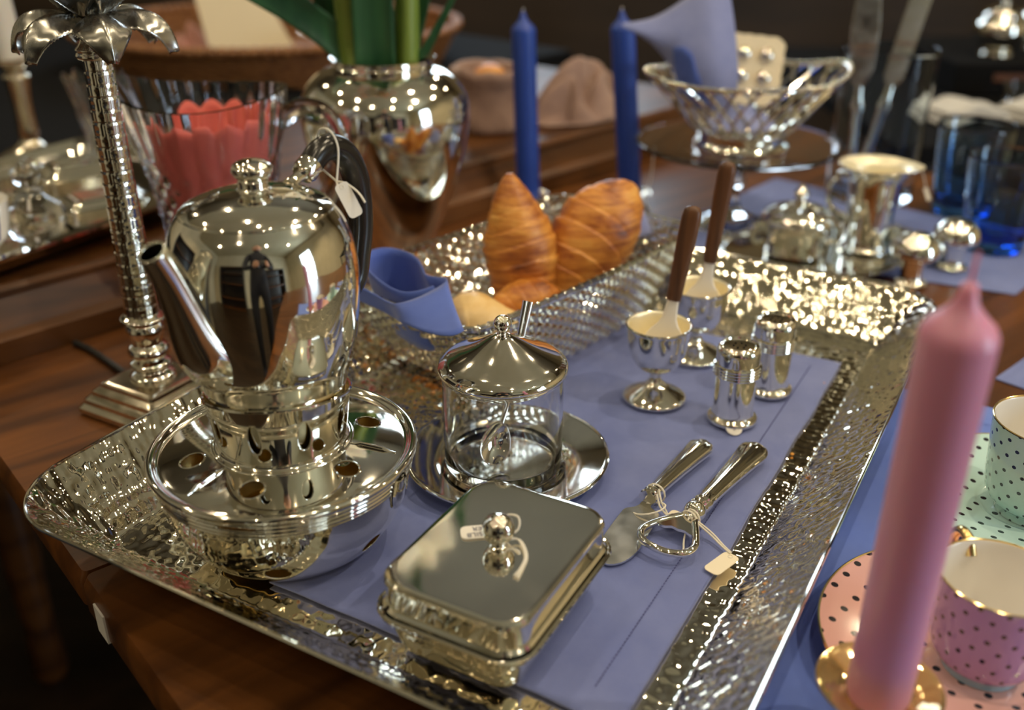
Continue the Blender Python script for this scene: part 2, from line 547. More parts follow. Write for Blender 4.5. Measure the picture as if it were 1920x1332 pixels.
# the raised sideboard behind: a moulded edge running up to the right
LB = rad(46.5)
side = thing('display_riser', 'long dark walnut riser with moulded front edge standing along the table behind the vase', 'riser', (-.4430, .7640, 0), LB)
LH = .060
prof = [(0, -.45), (0, .0), (0, .020), (.002, .0225), (.010, .024), (.016, .028), (.016, .034), (.010, .039), (.012, .043), (.012, .049), (.0, .053), (.006, .056), (.008, .060)]
prof = [(0, .0005), (0, .021), (.004, .024), (.014, .0255), (.019, .031), (.022, .039), (.030, .041), (.031, .046), (.024, .050), (.024, .056), (.029, LH)]
L0, L1 = -.55, 1.15
V = [(x, y, z) for x in (L0, L1) for y, z in prof]
n = len(prof)
mesh('edge_moulding', V, [(i, i + 1, n + i + 1, n + i) for i in range(n - 1)] + [(0, n, n + n - 1, n - 1)], M['ledge'], side, sharp=50)
V, Fc = box(L0, L1, .0295, .48, .020, LH); mesh('top', V, Fc, M['ledge'], side, smooth=False)
V, Fc = box(L0, L1, .02, .47, .0005, .0195); mesh('carcass', V, Fc, M['dark'], side, smooth=False)

# ---------------------------------------------------------------- hammered tray
UA = rad(60.3)
U2 = (math.cos(UA), math.sin(UA)); W2 = (U2[1], -U2[0])
def uvw(u, v): return (u * U2[0] + v * W2[0], u * U2[1] + v * W2[1])


TU, TV = (.272 + .889) / 2, (-.509 - .071) / 2  # tray bounds, and most object positions, were unprojected from image pixels
HX, HY, RC, RW, RH = .3115, .2205, .056, .046, .040
tc = uvw(TU, TV)
TZ = .010
tray = thing('hammered_tray', 'large rectangular hammered silver tray with flared rim under the breakfast set', 'tray', (tc[0], tc[1], 0), UA)
step = .00165
nx, ny = int(2 * HX / step), int(2 * HY / step)
a = np.linspace(-HX, HX, nx + 1); b = np.linspace(-HY, HY, ny + 1)
X, Y = np.meshgrid(a, b)
px = np.maximum((np.abs(X) - (HX - RC)) / RC, 0); py = np.maximum((np.abs(Y) - (HY - RC)) / RC, 0)
k = np.maximum(px, py); ln = np.hypot(px, py); f = np.where(ln > 1e-9, k / np.maximum(ln, 1e-9), 1)
inC = (px > 0) & (py > 0)
X = np.where(inC, np.sign(X) * ((HX - RC) + px * f * RC), X); Y = np.where(inC, np.sign(Y) * ((HY - RC) + py * f * RC), Y)
qx = np.abs(X) - (HX - RC); qy = np.abs(Y) - (HY - RC)
D = RC - (np.hypot(np.maximum(qx, 0), np.maximum(qy, 0)) + np.minimum(np.maximum(qx, qy), 0))
tt = np.clip((RW - D) / RW, 0, 1)
Z = RH * (0.35 * tt ** 1.6 + .65 * np.clip(tt * 1.02, 0, 1)) * (1 - np.exp(-(tt / .10) ** 2) * .75)
Z = np.where(tt > 0, Z, 0)
def dimple(X, Y, s, jit, seed):
    g = np.random.default_rng(seed)
    n = 200
    jx = g.uniform(-jit, jit, (n, n)); jy = g.uniform(-jit, jit, (n, n))
    ix = np.floor(X / s).astype(int) + 80; iy = np.floor(Y / s).astype(int) + 80
    best = np.full(X.shape, 9.0)
    for dx in (-1, 0, 1):
        for dy in (-1, 0, 1):
            cx, cy = (ix + dx) % n, (iy + dy) % n
            ox = ((ix + dx - 80) + .5 + .5 * ((iy + dy) % 2) * .0 + jx[cx, cy]) * s; oy = ((iy + dy - 80) + .5 + jy[cx, cy]) * s
            best = np.minimum(best, np.hypot(X - ox, Y - oy) / s)
    return best
Sx = X + np.sign(X) * Z * .3; Sy = Y + np.sign(Y) * Z * .3
d1_ = dimple(Sx, Sy, .0078, .30, 3)
amp = .00042 + .00080 * np.clip(tt * 4, 0, 1)
Z = Z + amp * (np.minimum(d1_, .75) ** 2 * 2.2 - .6)
V = np.stack([X, Y, Z + TZ], -1).reshape(-1, 3)
idx = np.arange((nx + 1) * (ny + 1)).reshape(ny + 1, nx + 1)
Fq = np.stack([idx[:-1, :-1], idx[:-1, 1:], idx[1:, 1:], idx[1:, :-1]], -1).reshape(-1, 4)
mesh('tray_sheet', V, Fq, M['silver_tray'], tray, sharp=None)
V, Fc = tube(rrect(HX, HY, RC, 14, TZ + RH + .0002), .0011, 8, True)
mesh('rim', V, Fc, M['silver'], tray)
V, Fc = loft([rrect(HX - RW - .012, HY - RW - .012, .02, 4, z) for z in (.0006, .0086)])
mesh('base', V, Fc, M['silver_old'], tray, smooth=False)

# blue placemat on the tray
cu0, cu1, cv0, cv1 = .332, .787, -.352, -.130
pc = uvw((cu0 + cu1) / 2, (cv0 + cv1) / 2)
pm = thing('placemat', 'grey-blue linen placemat lying on the hammered tray', 'placemat', (pc[0], pc[1], 0), UA)
hu, hv = (cu1 - cu0) / 2, (cv1 - cv0) / 2
CZ = TZ + .0016
def cl(s, t_):
    x, y = (2 * s - 1) * hu, (1 - 2 * t_) * hv
    e = .0012 * mnoise.noise((x * 25, y * 25, 3)) * max(abs(2 * s - 1), abs(2 * t_ - 1)) ** 8
    x += e; y += .0012 * mnoise.noise((x * 22, y * 22, 9)) * abs(2 * t_ - 1) ** 4
    return (x, -y, CZ + .0005 * mnoise.noise((x * 20, y * 20, 0)) + .0004 * mnoise.noise((x * 90, y * 30, 5)))
V, Fc = grid(90, 46, cl)
solid(mesh('cloth', V, Fc, M['linen'], pm), .0009, 1)
hm = MB()
for (ax0, ax1, ay0, ay1) in ((-hu + .001, hu - .001, hv - .021, hv - .001), (-hu + .001, hu - .001, -hv + .001, -hv + .021), (hu - .021, hu - .001, -hv + .021, hv - .021)):
    V, Fc = grid(60, 6, lambda s, t_: (ax0 + (ax1 - ax0) * s, ay0 + (ay1 - ay0) * t_, CZ + .0011 + .0006 * mnoise.noise(((ax0 + (ax1 - ax0) * s) * 20, (ay0 + (ay1 - ay0) * t_) * 20, 0)) + .0003 * mnoise.noise(((ax0 + (ax1 - ax0) * s) * 160, (ay0 + (ay1 - ay0) * t_) * 40, 2))))
    hm.add((V, Fc))
hm.build('hem', M['linen'], pm)
st = MB()
for k in range(150):
    x = -hu + .02 + (2 * hu - .04) * k / 149
    for yy in (-hv + .0215,):
        st.add(box(x - .0008, x + .0008, yy - .00025, yy + .00025, CZ + .0012, CZ + .0019))
tag(st.build('stitching', M['stitch'], pm, smooth=False), kind='stuff')
CT = CZ + .0022          # top of the cloth


def string_path(pts, step=.002): return resample(pts, step)


def price_tag(name, label, card_pts, strings, m, writing=(), group=None, th=.0005, cat='price tag'):
    """card_pts: four world corners; strings: list of world polylines"""
    c = Vector((0, 0, 0))
    for p in card_pts: c += Vector(p) / 4
    root = thing(name, label, cat, c, 0, group)
    a, b, cc, d = [Vector(p) - c for p in card_pts]
    ux = (b - a).normalized(); w = (b - a).length; hv_ = (d - a); h = hv_.length
    uy = (hv_ - ux * hv_.dot(ux)).normalized(); uz = ux.cross(uy)
    Mx = Matrix((ux, uy, uz)).transposed().to_4x4(); Mx.translation = a + (b - a) / 2 + hv_ / 2
    m1 = MB()
    m1.add(loft([rrect(w / 2, h / 2, min(w, h) * .3, 4, z) for z in (-th / 2, th / 2)]), Mx)
    m1.build('card', m, root)
    ring, F2 = tube([(-w / 2 + h * .28 + h * .13 * math.cos(q), h * .13 * math.sin(q), th * .6) for q in np.linspace(0, 2 * PI, 12, False)], .0003, 5, True)
    m2 = MB(); m2.add((ring, F2), Mx); m2.build('eyelet', M['string'], root)
    for s in strings:
        V, Fc = tube([Vector(p) - c for p in string_path(s)], .00062, 6)
        mesh('string', V, Fc, M['string'], root)
    for k, (txt, tx, ty, size, rot) in enumerate(writing):
        cu = bpy.data.curves.new('lettering', 'FONT')
        cu.body = txt; cu.size = size; cu.align_x = 'CENTER'; cu.align_y = 'CENTER'; cu.extrude = .00004
        o = bpy.data.objects.new('lettering', cu); COL.objects.link(o)
        dg = bpy.context.evaluated_depsgraph_get(); dg.update()
        me = bpy.data.meshes.new_from_object(o.evaluated_get(dg))
        bpy.data.objects.remove(o)
        lo = bpy.data.objects.new('lettering', me); COL.objects.link(lo)
        me.materials.clear(); me.materials.append(M['ink'])
        lo.parent = root
        lo.matrix_local = Mx @ Matrix.Translation((tx * w, ty * h, th / 2 + .0001)) @ Matrix.Rotation(rad(rot), 4, 'Z')
    return root


# ---------------------------------------------------------------- teapot warmer
WX, WY = -.1355, .508
wm = thing('teapot_warmer', 'round pierced silver teapot warmer under the silver teapot', 'teapot warmer', (WX, WY, CT), 0)
bp = smooth_prof([(.046, .001), (.052, .004), (.0600, .0120), (.0668, .0225), (.0712, .0335), (.0738, .045), (.0748, .0515)], .0012)
bowl_holes = [(275 + k * 51.4, .0265, .0072, .0072) for k in range(7)]
V, Fc, s_ = perf(bp, 300, bowl_holes)
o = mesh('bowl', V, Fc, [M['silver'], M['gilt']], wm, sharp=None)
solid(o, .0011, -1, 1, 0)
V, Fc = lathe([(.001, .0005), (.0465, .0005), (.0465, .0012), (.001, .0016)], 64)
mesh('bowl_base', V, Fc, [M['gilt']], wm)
band = [(.0746, .0505), (.0756, .0515), (.0750, .0528), (.0762, .0540), (.0752, .0553), (.0766, .0567), (.0756, .0580), (.0772, .0592), (.0768, .0608)]
V, Fc, s_ = perf(smooth_prof(band, .0006), 300, [(262, .0088, .0115, .0016)])
solid(mesh('reeded_band', V, Fc, M['silver'], wm, sharp=None), .0008, -1)
pp = [(.0768, .0608), (.0785, .0622), (.0790, .0640), (.0782, .0656), (.0764, .0662), (.0744, .0655), (.0730, .0638), (.0718, .0632)]
pp = smooth_prof(pp, .0008) + [(.0718 - k * .0008, .0632 + .0058 * min(1, k / 40) ** .8) for k in range(1, 45)]
ph = []
tot = sum(math.hypot(pp[k][0] - pp[k - 1][0], pp[k][1] - pp[k - 1][1]) for k in range(1, len(pp)) if pp[k][0] > .0565) if False else None
ss = [0.0]
for k in range(1, len(pp)): ss.append(ss[-1] + math.hypot(pp[k][0] - pp[k - 1][0], pp[k][1] - pp[k - 1][1]))
s55 = float(np.interp(-.0525, [-p[0] for p in pp[18:]], ss[18:]))
ph = [(a_, s55, .0068, .0068) for a_ in (25, 85, 145, 205, 263, 324)]
V, Fc, s_ = perf(pp, 300, ph)
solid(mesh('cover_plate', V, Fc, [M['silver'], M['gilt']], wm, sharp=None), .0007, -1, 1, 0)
for a_ in (25, 85, 145, 205, 263, 324):
    V, Fc = tube([(.0525 * math.cos(rad(a_)) + .0072 * math.cos(q), .0525 * math.sin(rad(a_)) + .0072 * math.sin(q), .0651) for q in np.linspace(0, 2 * PI, 24, False)], .0006, 6, True)
    V = [(x, y, z + .0018 - .17 * (math.hypot(x, y) - .0525)) for x, y, z in V]
    mesh('hole_rim', V, Fc, M['silver'], wm)
for a_ in (232, 352, 112):
    V, Fc = tube([(q * math.cos(rad(a_)), q * math.sin(rad(a_)), .0653 + .0020 - .17 * (q - .0525) + (.0008 if .046 < q < .064 else -.0008)) for q in np.linspace(.0405, .068, 9)], .0011, 8)
    mesh('rib', V, Fc, M['silver'], wm)
cp = [(.0416, .0680), (.0412, .0696), (.0388, .0700), (.0376, .0716)]
cp = smooth_prof(cp, .0008) + [(.0376 + .0042 * (k / 30),   .0716 + .0245 * k / 30) for k in range(1, 31)]
col_holes = [(262 + 40 * k, .0185, .0036, .0062) for k in range(9)]
V, Fc, s_ = perf(cp, 360, col_holes)
def tilt(p):
    x, y, z = p
    if z > .0716:
        f_ = (z - .0716) / .0245
        z += f_ * (.005 + .0085 * (-y * .97 + x * .1) / .041)
    return (x, y, z)
V = [tilt(p) for p in V]
solid(mesh('collar', V, Fc, [M['silver'], M['gilt']], wm, sharp=None), .0007, -1, 1, 0)  # inner gold replaces the unlit gap behind the holes with a warm tone
V, Fc = tube([tilt((.0420 * math.cos(q), .0420 * math.sin(q), .0961)) for q in np.linspace(0, 2 * PI, 120, False)], .0009, 6, True)
mesh('collar_rim', V, Fc, M['silver'], wm)
dr = [(.0772, -.0082, .0605, .0050), (.0768, -.0082, .055, .0062), (.0752, -.008, .047, .0058), (.0738, -.0078, .040, .0034), (.0728, -.0078, .0375, .001)]
rings = []
for r, _, z, w in dr:
    rings.append([((r + .0042 * math.sin(q) * (w / .006)) * math.cos(rad(-22) + w * math.cos(q) / r), (r + .0042 * math.sin(q) * (w / .006)) * math.sin(rad(-22) + w * math.cos(q) / r), z) for q in np.linspace(0, PI, 12)])
V, Fc = loft(rings, False)
mesh('bracket', V, Fc, M['silver'], wm)

# ---------------------------------------------------------------- teapot
TB = CT + .0698
tp = thing('teapot', 'tall rounded silver teapot with black handle standing on the pierced warmer', 'teapot', (WX, WY, TB), 0)
zz = TB - .0100          # profile heights, read off image pixels, were taken over the tray floor
body = [(.002, .0), (.030, .0), (.0345, .001), (.0352, .010), (.0368, .0948 - zz), (.0414, .1157 - zz), (.0466, .132 - zz), (.0497, .149 - zz), (.0513, .164 - zz), (.0518, .176 - zz), (.0511, .186 - zz), (.0490, .197 - zz), (.0452, .2065 - zz), (.0405, .2135 - zz)]
V, Fc = lathe(body[:2] + smooth_prof(body[2:], .0015), 128, True)
mesh('body', V, Fc, M['silver'], tp, sharp=50)
lid = [(.0405, .2132 - zz), (.0404, .2142 - zz), (.0365, .2172 - zz), (.029, .2204 - zz), (.020, .2228 - zz), (.011, .2240 - zz), (.0085, .2245 - zz)]
V, Fc = lathe([(.0408, .2135 - zz)] + smooth_prof(lid, .0012) + [(.001, .2247 - zz)], 96)
ld = mesh('lid', V, Fc, M['silver'], tp, sharp=50)
kn = [(.0092, .2243 - zz), (.0080, .2258 - zz), (.0080, .2290 - zz), (.0074, .2299 - zz), (.0092, .2314 - zz), (.0107, .2340 - zz), (.0103, .2366 - zz), (.0080, .2387 - zz), (.004, .2399 - zz), (.0005, .2402 - zz)]
V, Fc = lathe(smooth_prof(kn, .0006), 48); mesh('knob', V, Fc, M['silver'], ld, sharp=60)
SA = rad(238)
sd = (math.cos(SA), math.sin(SA))
sp = [(.028, .1365), (.037, .1420), (.0450, .1500), (.0505, .1610), (.0545, .1730), (.0583, .1850), (.0622, .1960), (.0665, .2055), (.0695, .2110)]
srad = [.0200, .0190, .0170, .0138, .0112, .0095, .0084, .0076, .0070]
pts = resample([(r * sd[0], r * sd[1], z - zz, q) for (r, z), q in zip(sp, srad)], .002)
V, Fc = tube([p[:3] for p in pts], [p[3] for p in pts], 28, caps=False)
spt = mesh('spout', V, Fc, M['silver'], tp, sharp=60)
solid(spt, .0008, -1)
hd = (-sd[0], -sd[1])
def hp(r, z): return (r * hd[0], r * hd[1], z - zz)
br = resample([hp(.026, .2195), hp(.033, .2225), hp(.038, .2235)], .001)
V, Fc = tube(br, [.0044 - .0012 * math.sin(PI * i / len(br)) for i in range(len(br))], 14); mesh('handle_bracket', V, Fc, M['silver'], tp)
V, Fc = tube([hp(.0365, .2230), hp(.039, .2245), hp(.0445, .2275)], [.0062, .0074, .0072], 18); mesh('handle_socket', V, Fc, M['silver'], tp)
hpts = resample([hp(.0435, .2270), hp(.052, .2325), hp(.062, .2335), hp(.072, .2275), hp(.0795, .215), hp(.0825, .199), hp(.082, .181), hp(.078, .164), hp(.074, .150), hp(.064, .141)], .003)
nH = len(hpts)
V, Fc = tube(hpts, [.0070 + .0012 * math.sin(PI * i / nH) for i in range(nH)], 18); mesh('handle', V, Fc, M['ebony'], tp)
V, Fc = tube([hp(.066, .1425), hp(.056, .137), hp(.046, .1335)], [.0072, .0068, .0058], 16); mesh('lower_socket', V, Fc, M['silver'], tp)

# tag tied to the teapot handle (h: world points on the handle)
hb = Vector((WX, WY, TB))
h1 = hb + Vector(hp(.058, .2340)); tdir = Vector((hd[1], -hd[0], 0))
knot = h1 + Vector((.006, -.010, -.017))
loop = [knot, h1 + tdir * .0085 + Vector((0, 0, .000)), h1 + Vector((0, 0, .0092)) + tdir * .004, h1 + Vector((0, 0, .0095)) - tdir * .004, h1 - tdir * .0085 + Vector((0, 0, -.002)), h1 - tdir * .004 + Vector((-.003, 0, -.010)), knot]
price_tag('price_tag', 'white tag on cotton string tied to the black teapot handle', [knot + Vector((-.001, -.006, -.001)), knot + Vector((.008, -.010, -.019)), knot + Vector((.0155, -.0085, -.016)), knot + Vector((.0065, -.0045, .002))],
          [[tuple(p) for p in loop], [tuple(knot), tuple(knot + Vector((.006, -.004, .000))), tuple(knot + Vector((.013, -.008, -.004))), tuple(knot + Vector((.017, -.012, -.0085)))], [tuple(knot), tuple(knot + Vector((.001, -.004, -.002)))]], M['paper'])

# ---------------------------------------------------------------- saucer, jam jar, jam spoon
sc = thing('saucer', 'round silver saucer under the glass jam jar', 'saucer', (-.0035, .5885, CT), 0)
V, Fc = lathe(smooth_prof([(.001, .0022), (.030, .0022), (.038, .0028), (.0415, .0042), (.050, .0062), (.062, .0082), (.0682, .0092), (.0696, .0098)], .0015), 120)
o = mesh('dish', V, Fc, M['silver'], sc); solid(o, .0010, -1)
V, Fc = tube([(.0697 * math.cos(q), .0697 * math.sin(q), .0096) for q in np.linspace(0, 2 * PI, 110, False)], .0010, 8, True); mesh('rim', V, Fc, M['silver'], sc)
V, Fc = lathe([(.030, .0002), (.034, .0002), (.034, .0022), (.030, .0022)], 48); mesh('foot_ring', V, Fc, M['silver'], sc)

JX, JY, JZ = -.0060, .5850, CT + .0026
jar = thing('jam_jar', 'clear glass jam jar with silver lid and ball knob standing on the saucer', 'jam jar', (JX, JY, JZ), 0)
jp = [(.0005, .0002), (.036, .0002), (.0392, .0012), (.0400, .004), (.0402, .020), (.0405, .072), (.0400, .0735), (.0388, .0738), (.0382, .072), (.0380, .016), (.0372, .0105), (.034, .0085), (.020, .0082), (.0005, .0082)]
V, Fc = lathe(dense(jp, .004), 128); mesh('glass_body', V, Fc, M['glass'], jar, sharp=40)
lp = [(.0395, .0725), (.0422, .0728), (.0432, .0742), (.0432, .0762), (.0420, .0785), (.0380, .0815), (.0320, .0842), (.0250, .0872), (.0185, .0905), (.0125, .0940), (.0075, .0968), (.0045, .0982)]
L1p = [lp[0]] + smooth_prof(lp[1:5], .0006) + smooth_prof(lp[4:], .0012)[1:]
Vx, Fx = lathe(L1p + [(.0004, .0984)], 144)
# notch for the spoon at the back right of the lid
NA = rad(63)
def in_notch(p):
    r = math.hypot(p[0], p[1]); a_ = (math.atan2(p[1], p[0]) - NA + PI) % (2 * PI) - PI
    return r > .0215 and r < .0310 and abs(a_ * r) < .0052
Fx = [f_ for f_ in Fx if not in_notch([sum(Vx[i][k] for i in f_) / len(f_) for k in range(3)])]
lido = mesh('lid', Vx, Fx, M['silver'], jar, sharp=40); solid(lido, .0008, -1)
V, Fc = lathe(smooth_prof([(.0046, .0980), (.0030, .0992), (.0028, .1003)], .0004), 24)
kb = MB().add((V, Fc)).add(ball(.0060, 28, 18, 1, (0, 0, .1058)))
kb.build('knob', M['silver'], lido, sharp=60)

spn = thing('jam_spoon', 'small silver spoon leaning inside the glass jam jar through the lid notch', 'spoon', (JX - .001, JY - .001, JZ + .0275), 0)
top = Vector((JX + .0262 * math.cos(NA), JY + .0262 * math.sin(NA), JZ + .086)) - Vector(spn.location)
dirv = top.normalized()
pts = [Vector((0, 0, .006)), top * .25, top * .5, top * .8, top, top + dirv * .014, top + dirv * .024]
pp_ = resample([tuple(p) for p in pts], .003)
nP = len(pp_)
V, Fc = tube(pp_, [.0015 + .0024 * (i / nP) ** 1.5 for i in range(nP)], 12, flat=(.62, 1.0)); mesh('handle', V, Fc, M['silver'], spn)
def sb(s, t_):
    v_ = 2 * s - 1
    q = 2 * t_ - 1
    w_ = .0105 * math.sqrt(max(1e-4, 1 - q * q)) * (1 - .18 * q)
    x = w_ * v_; L_ = .0150 * q
    dep = .0045 * (1 - v_ * v_) * (1 - q * q)
    return (x, L_, -dep)
V, Fc = grid(18, 24, sb)
ax_y = Vector((.25, .55, .80)).normalized(); ax_z = Vector((.35, -.85, .45)); ax_z = (ax_z - ax_y * ax_z.dot(ax_y)).normalized(); ax_x = ax_y.cross(ax_z)
Mx = Matrix((ax_x, ax_y, ax_z)).transposed().to_4x4(); Mx.translation = Vector((0, 0, .006)) - ax_y * .0145
o = MB().add((V, Fc), Mx).build('bowl', M['silver'], spn); solid(o, .0009, 0)

# ---------------------------------------------------------------- butter dish
BX, BY, BA = -.0072, .4310, rad(61.0)
bd = thing('butter_dish', 'rectangular silver butter dish with ball-knobbed lid on the blue placemat', 'butter dish', (BX, BY, CT), BA)
rs = [(.044, .030, .010, .0005), (.0485, .0345, .012, .0015), (.0505, .0365, .013, .005), (.0535, .0395, .014, .0175), (.0548, .0408, .0145, .0235), (.0575, .0435, .016, .0250), (.0590, .0450, .017, .0262), (.0590, .0450, .017, .0275), (.0575, .0435, .016, .0282), (.0545, .0405, .014, .0272), (.0530, .0390, .013, .0230), (.0500, .036, .012, .006), (.045, .032, .010, .0045)]
V, Fc = loft([rrect(a_, b_, r, 8, z) for a_, b_, r, z in rs], True, True, True)
mesh('dish', V, Fc, M['silver'], bd, sharp=60)
V, Fc = tube(rrect(.0588, .0448, .017, 10, .0290), .0014, 8, True); mesh('dish_rail', V, Fc, M['silver'], bd)
rs = [(.0568, .0428, .016, .0300), (.0572, .0432, .016, .0312), (.0558, .0418, .0155, .0330), (.0556, .0416, .0155, .0440), (.0562, .0422, .016, .0462), (.0558, .0418, .0158, .0478), (.0548, .0408, .0150, .0487), (.0530, .0390, .0135, .0490), (.0526, .0386, .0132, .04901), (.0500, .0360, .0130, .04902), (.0300, .0180, .0100, .04902)]
V, Fc = loft([rrect(a_, b_, r, 12, z) for a_, b_, r, z in rs], True, True, True)
lo = mesh('lid', V, Fc, M['silver'], bd, sharp=30)
kb = MB().add(lathe(smooth_prof([(.0052, .0488), (.0040, .0498), (.0036, .0512)], .0005), 24)).add(ball(.0088, 32, 20, 1, (0, 0, .0592)))
kb.build('knob', M['silver'], lo, sharp=60)
kz = CT + .0520
kc = Vector((BX, BY, kz))
ringp = [tuple(kc + Vector((.0046 * math.cos(q), .0046 * math.sin(q), .0004 * math.sin(3 * q)))) for q in np.linspace(0, 2 * PI, 14)]
ring2 = [tuple(Vector(p) + Vector((0, 0, .0012))) for p in ringp]
lt = CT + .0492
tail1 = [tuple(kc + Vector((.0046, .001, 0))), tuple(kc + Vector((.0115, .001, -.001))), tuple((BX + .0150, BY - .010, lt + .0006)), tuple((BX + .0128, BY - .020, lt + .0006)), tuple((BX + .0098, BY - .029, lt + .0006))]
tail2 = [tuple(kc + Vector((.0046, .000, 0))), tuple(kc + Vector((.0105, .0015, -.001))), tuple((BX + .0140, BY - .011, lt + .0008)), tuple((BX + .0116, BY - .021, lt + .0007)), tuple((BX + .0083, BY - .0275, lt + .0006))]
tail3 = [tuple(kc + Vector((.004, .002, 0))), tuple(kc + Vector((.0105, .004, .004))), tuple(kc + Vector((.0105, .008, .009))), tuple(kc + Vector((.004, .014, .006))), tuple((BX - .0035, BY + .016, lt + .0008))]
price_tag('price_tag', 'white tag with handwriting tied to the butter dish knob', [(BX - .0005, BY + .0175, lt + .0004), (BX - .0225, BY + .0145, lt + .0004), (BX - .0185, BY + .0035, lt + .0004), (BX + .0035, BY + .0065, lt + .0004)],
          [ringp, ring2, tail1, tail2, tail3], M['paper'], [('SIL8', .16, .20, .0052, 4), ('VER', .02, -.22, .0050, -3)])

# ---------------------------------------------------------------- salt and pepper shakers, egg cups
def shaker(x, y, label, name='salt_shaker'):
    t_ = thing(name, label, 'shaker', (x, y, CT), 0, 'pair of silver shakers on the placemat')
    pb = [(.001, .0003), (.0155, .0003), (.0168, .0012), (.0172, .0030), (.0162, .0048), (.0142, .0062), (.0136, .010), (.0138, .030), (.0142, .0395)]
    V, Fc = lathe([pb[0]] + smooth_prof(pb[1:], .0012), 56); mesh('body', V, Fc, M['silver'], t_, sharp=50)
    for z in (.0405, .0428, .0451, .0474):
        V, Fc = tube([(.0146 * math.cos(q), .0146 * math.sin(q), z) for q in np.linspace(0, 2 * PI, 48, False)], .0013, 8, True); mesh('band_ring', V, Fc, M['silver'], t_)
    V, Fc = lathe(smooth_prof([(.0142, .0395), (.0144, .0488), (.0146, .050)], .002) + smooth_prof([(.0146, .050), (.0145, .0580), (.0138, .0612), (.0122, .0634), (.0105, .0640)], .001) + [(.0100, .0628), (.006, .0624), (.0005, .0625)], 56)
    c = mesh('cap', V, Fc, M['silver'], t_, sharp=40)
    for k in range(6):
        V, Fc = lathe([(.0001, 0), (.0007, 0), (.0007, .0003), (.0001, .0003)], 8)
        a_ = k * PI / 3
        mesh('hole', [(px_ + .004 * math.cos(a_), py_ + .004 * math.sin(a_), z + .0626) for px_, py_, z in V], Fc, M['black'], c)
    t_.scale = (1.1, 1.1, .985)
    return t_
shaker(.1649, .6508, 'silver shaker nearest the camera with a white ring sticker at its foot')
shaker(.2026, .6973, 'silver shaker standing behind the other shaker at the placemat edge')
rs_ = thing('ring_sticker', 'small white ring sticker lying against the foot of the nearest shaker', 'sticker', (.163, .6335, CT + .0018), 0)
V, Fc = lathe([(.0018, 0), (.0058, 0), (.0060, .0005), (.0058, .001), (.0018, .001), (.0018, 0)], 28)
Rt = Matrix.Rotation(rad(28), 3, 'X')
mesh('disc', [tuple(Rt @ Vector(v)) for v in V], Fc, M['paper'], rs_)

def egg_cup(x, y, label):
    t_ = thing('egg_cup', label, 'egg cup', (x, y, CT), 0, 'pair of silver egg cups on the placemat')
    foot = [(.001, .0004), (.0235, .0004), (.0248, .0012), (.0249, .0024), (.0232, .0038), (.0200, .0058), (.0150, .0085), (.0095, .0118), (.0060, .0155), (.0046, .0195), (.0048, .0225), (.0070, .0242)]
    V, Fc = lathe(foot[:1] + smooth_prof(foot[1:], .0012), 64); mesh('foot', V, Fc, M['silver'], t_, sharp=60)
    cup = [(.0070, .0240), (.0115, .0262), (.0165, .0305), (.0203, .0370), (.0224, .0445), (.0234, .0530), (.0240, .0610), (.0247, .0630)]
    V, Fc = lathe([(.001, .0238)] + smooth_prof(cup, .0015), 64)
    b_ = mesh('cup', V, Fc, [M['silver'], M['gilt_soft']], t_, sharp=60); solid(b_, .0009, -1, 1, 0)
    V, Fc = tube([(.0246 * math.cos(q), .0246 * math.sin(q), .0628) for q in np.linspace(0, 2 * PI, 64, False)], .0007, 6, True); mesh('rim', V, Fc, M['silver'], t_)
    return t_
M['gilt_soft'] = mat('pale_gilt', (.98, .90, .68), .35, .5)
egg_cup(.1110, .6850, 'silver egg cup nearer the camera holding a wooden handled spreader')
egg_cup(.1545, .7600, 'silver egg cup behind the nearer one holding the tallest spreader')

def spreader(base, topp, label, face):
    """base: where the blade tip rests in the cup; topp: end of the wooden handle"""
    b_, t_ = Vector(base), Vector(topp)
    root = thing('egg_spreader', label, 'spreader', b_, 0, 'wooden handled spreaders in the egg cups')
    L_ = (t_ - b_).length; ax = (t_ - b_).normalized()
    fz = Vector(face); fz = (fz - ax * fz.dot(ax)).normalized(); fx = ax.cross(fz)
    Mx = Matrix((fx, fz, ax)).transposed().to_4x4()
    rings = []
    for z, w, th in ((0, .0148, .0009), (.006, .0146, .0011), (.011, .0118, .0013), (.016, .0078, .0016), (.021, .0056, .0019), (.034, .0044, .0021), (.044, .0046, .0023)):
        rings.append(rrect(w, th, th * .9, 4, z))
    m1 = MB().add(loft(rings), Mx); m1.build('blade', M['pearl'], root, sharp=50)
    hb_ = []
    z0 = .036
    for f_, w, th in ((0, .0052, .0042), (.04, .0057, .0046), (.3, .0060, .0048), (.65, .0070, .0052), (.88, .0070, .0052), (.95, .0064, .0048), (.985, .0048, .0036), (1.0, .002, .0015)):
        hb_.append(rrect(w, th, min(w, th) * .95, 5, z0 + f_ * (L_ - z0)))
    m2 = MB().add(loft(hb_), Mx)
    ho = mesh('handle', m2.V, m2.F, M['spoon_wood'], root, sharp=50)
    return root
spreader((.1145, .6795, CT + .0490), (.1300, .686, .1690), 'brown wooden spreader in the nearer egg cup', (-.15, -.9, .3))
spreader((.1562, .7555, CT + .0500), (.1680, .760, .1815), 'brown wooden spreader in the farther egg cup', (-.05, -.9, .3))

# ---------------------------------------------------------------- butter knife and bottle opener, with tags
def along(p0, p1):
    """matrix: x along p0->p1, z up"""
    p0, p1 = Vector(p0), Vector(p1)
    x = (p1 - p0).normalized(); y = Vector((0, 0, 1)).cross(x).normalized(); z = x.cross(y)
    m = Matrix((x, y, z)).transposed().to_4x4(); m.translation = p0
    return m, (p1 - p0).length


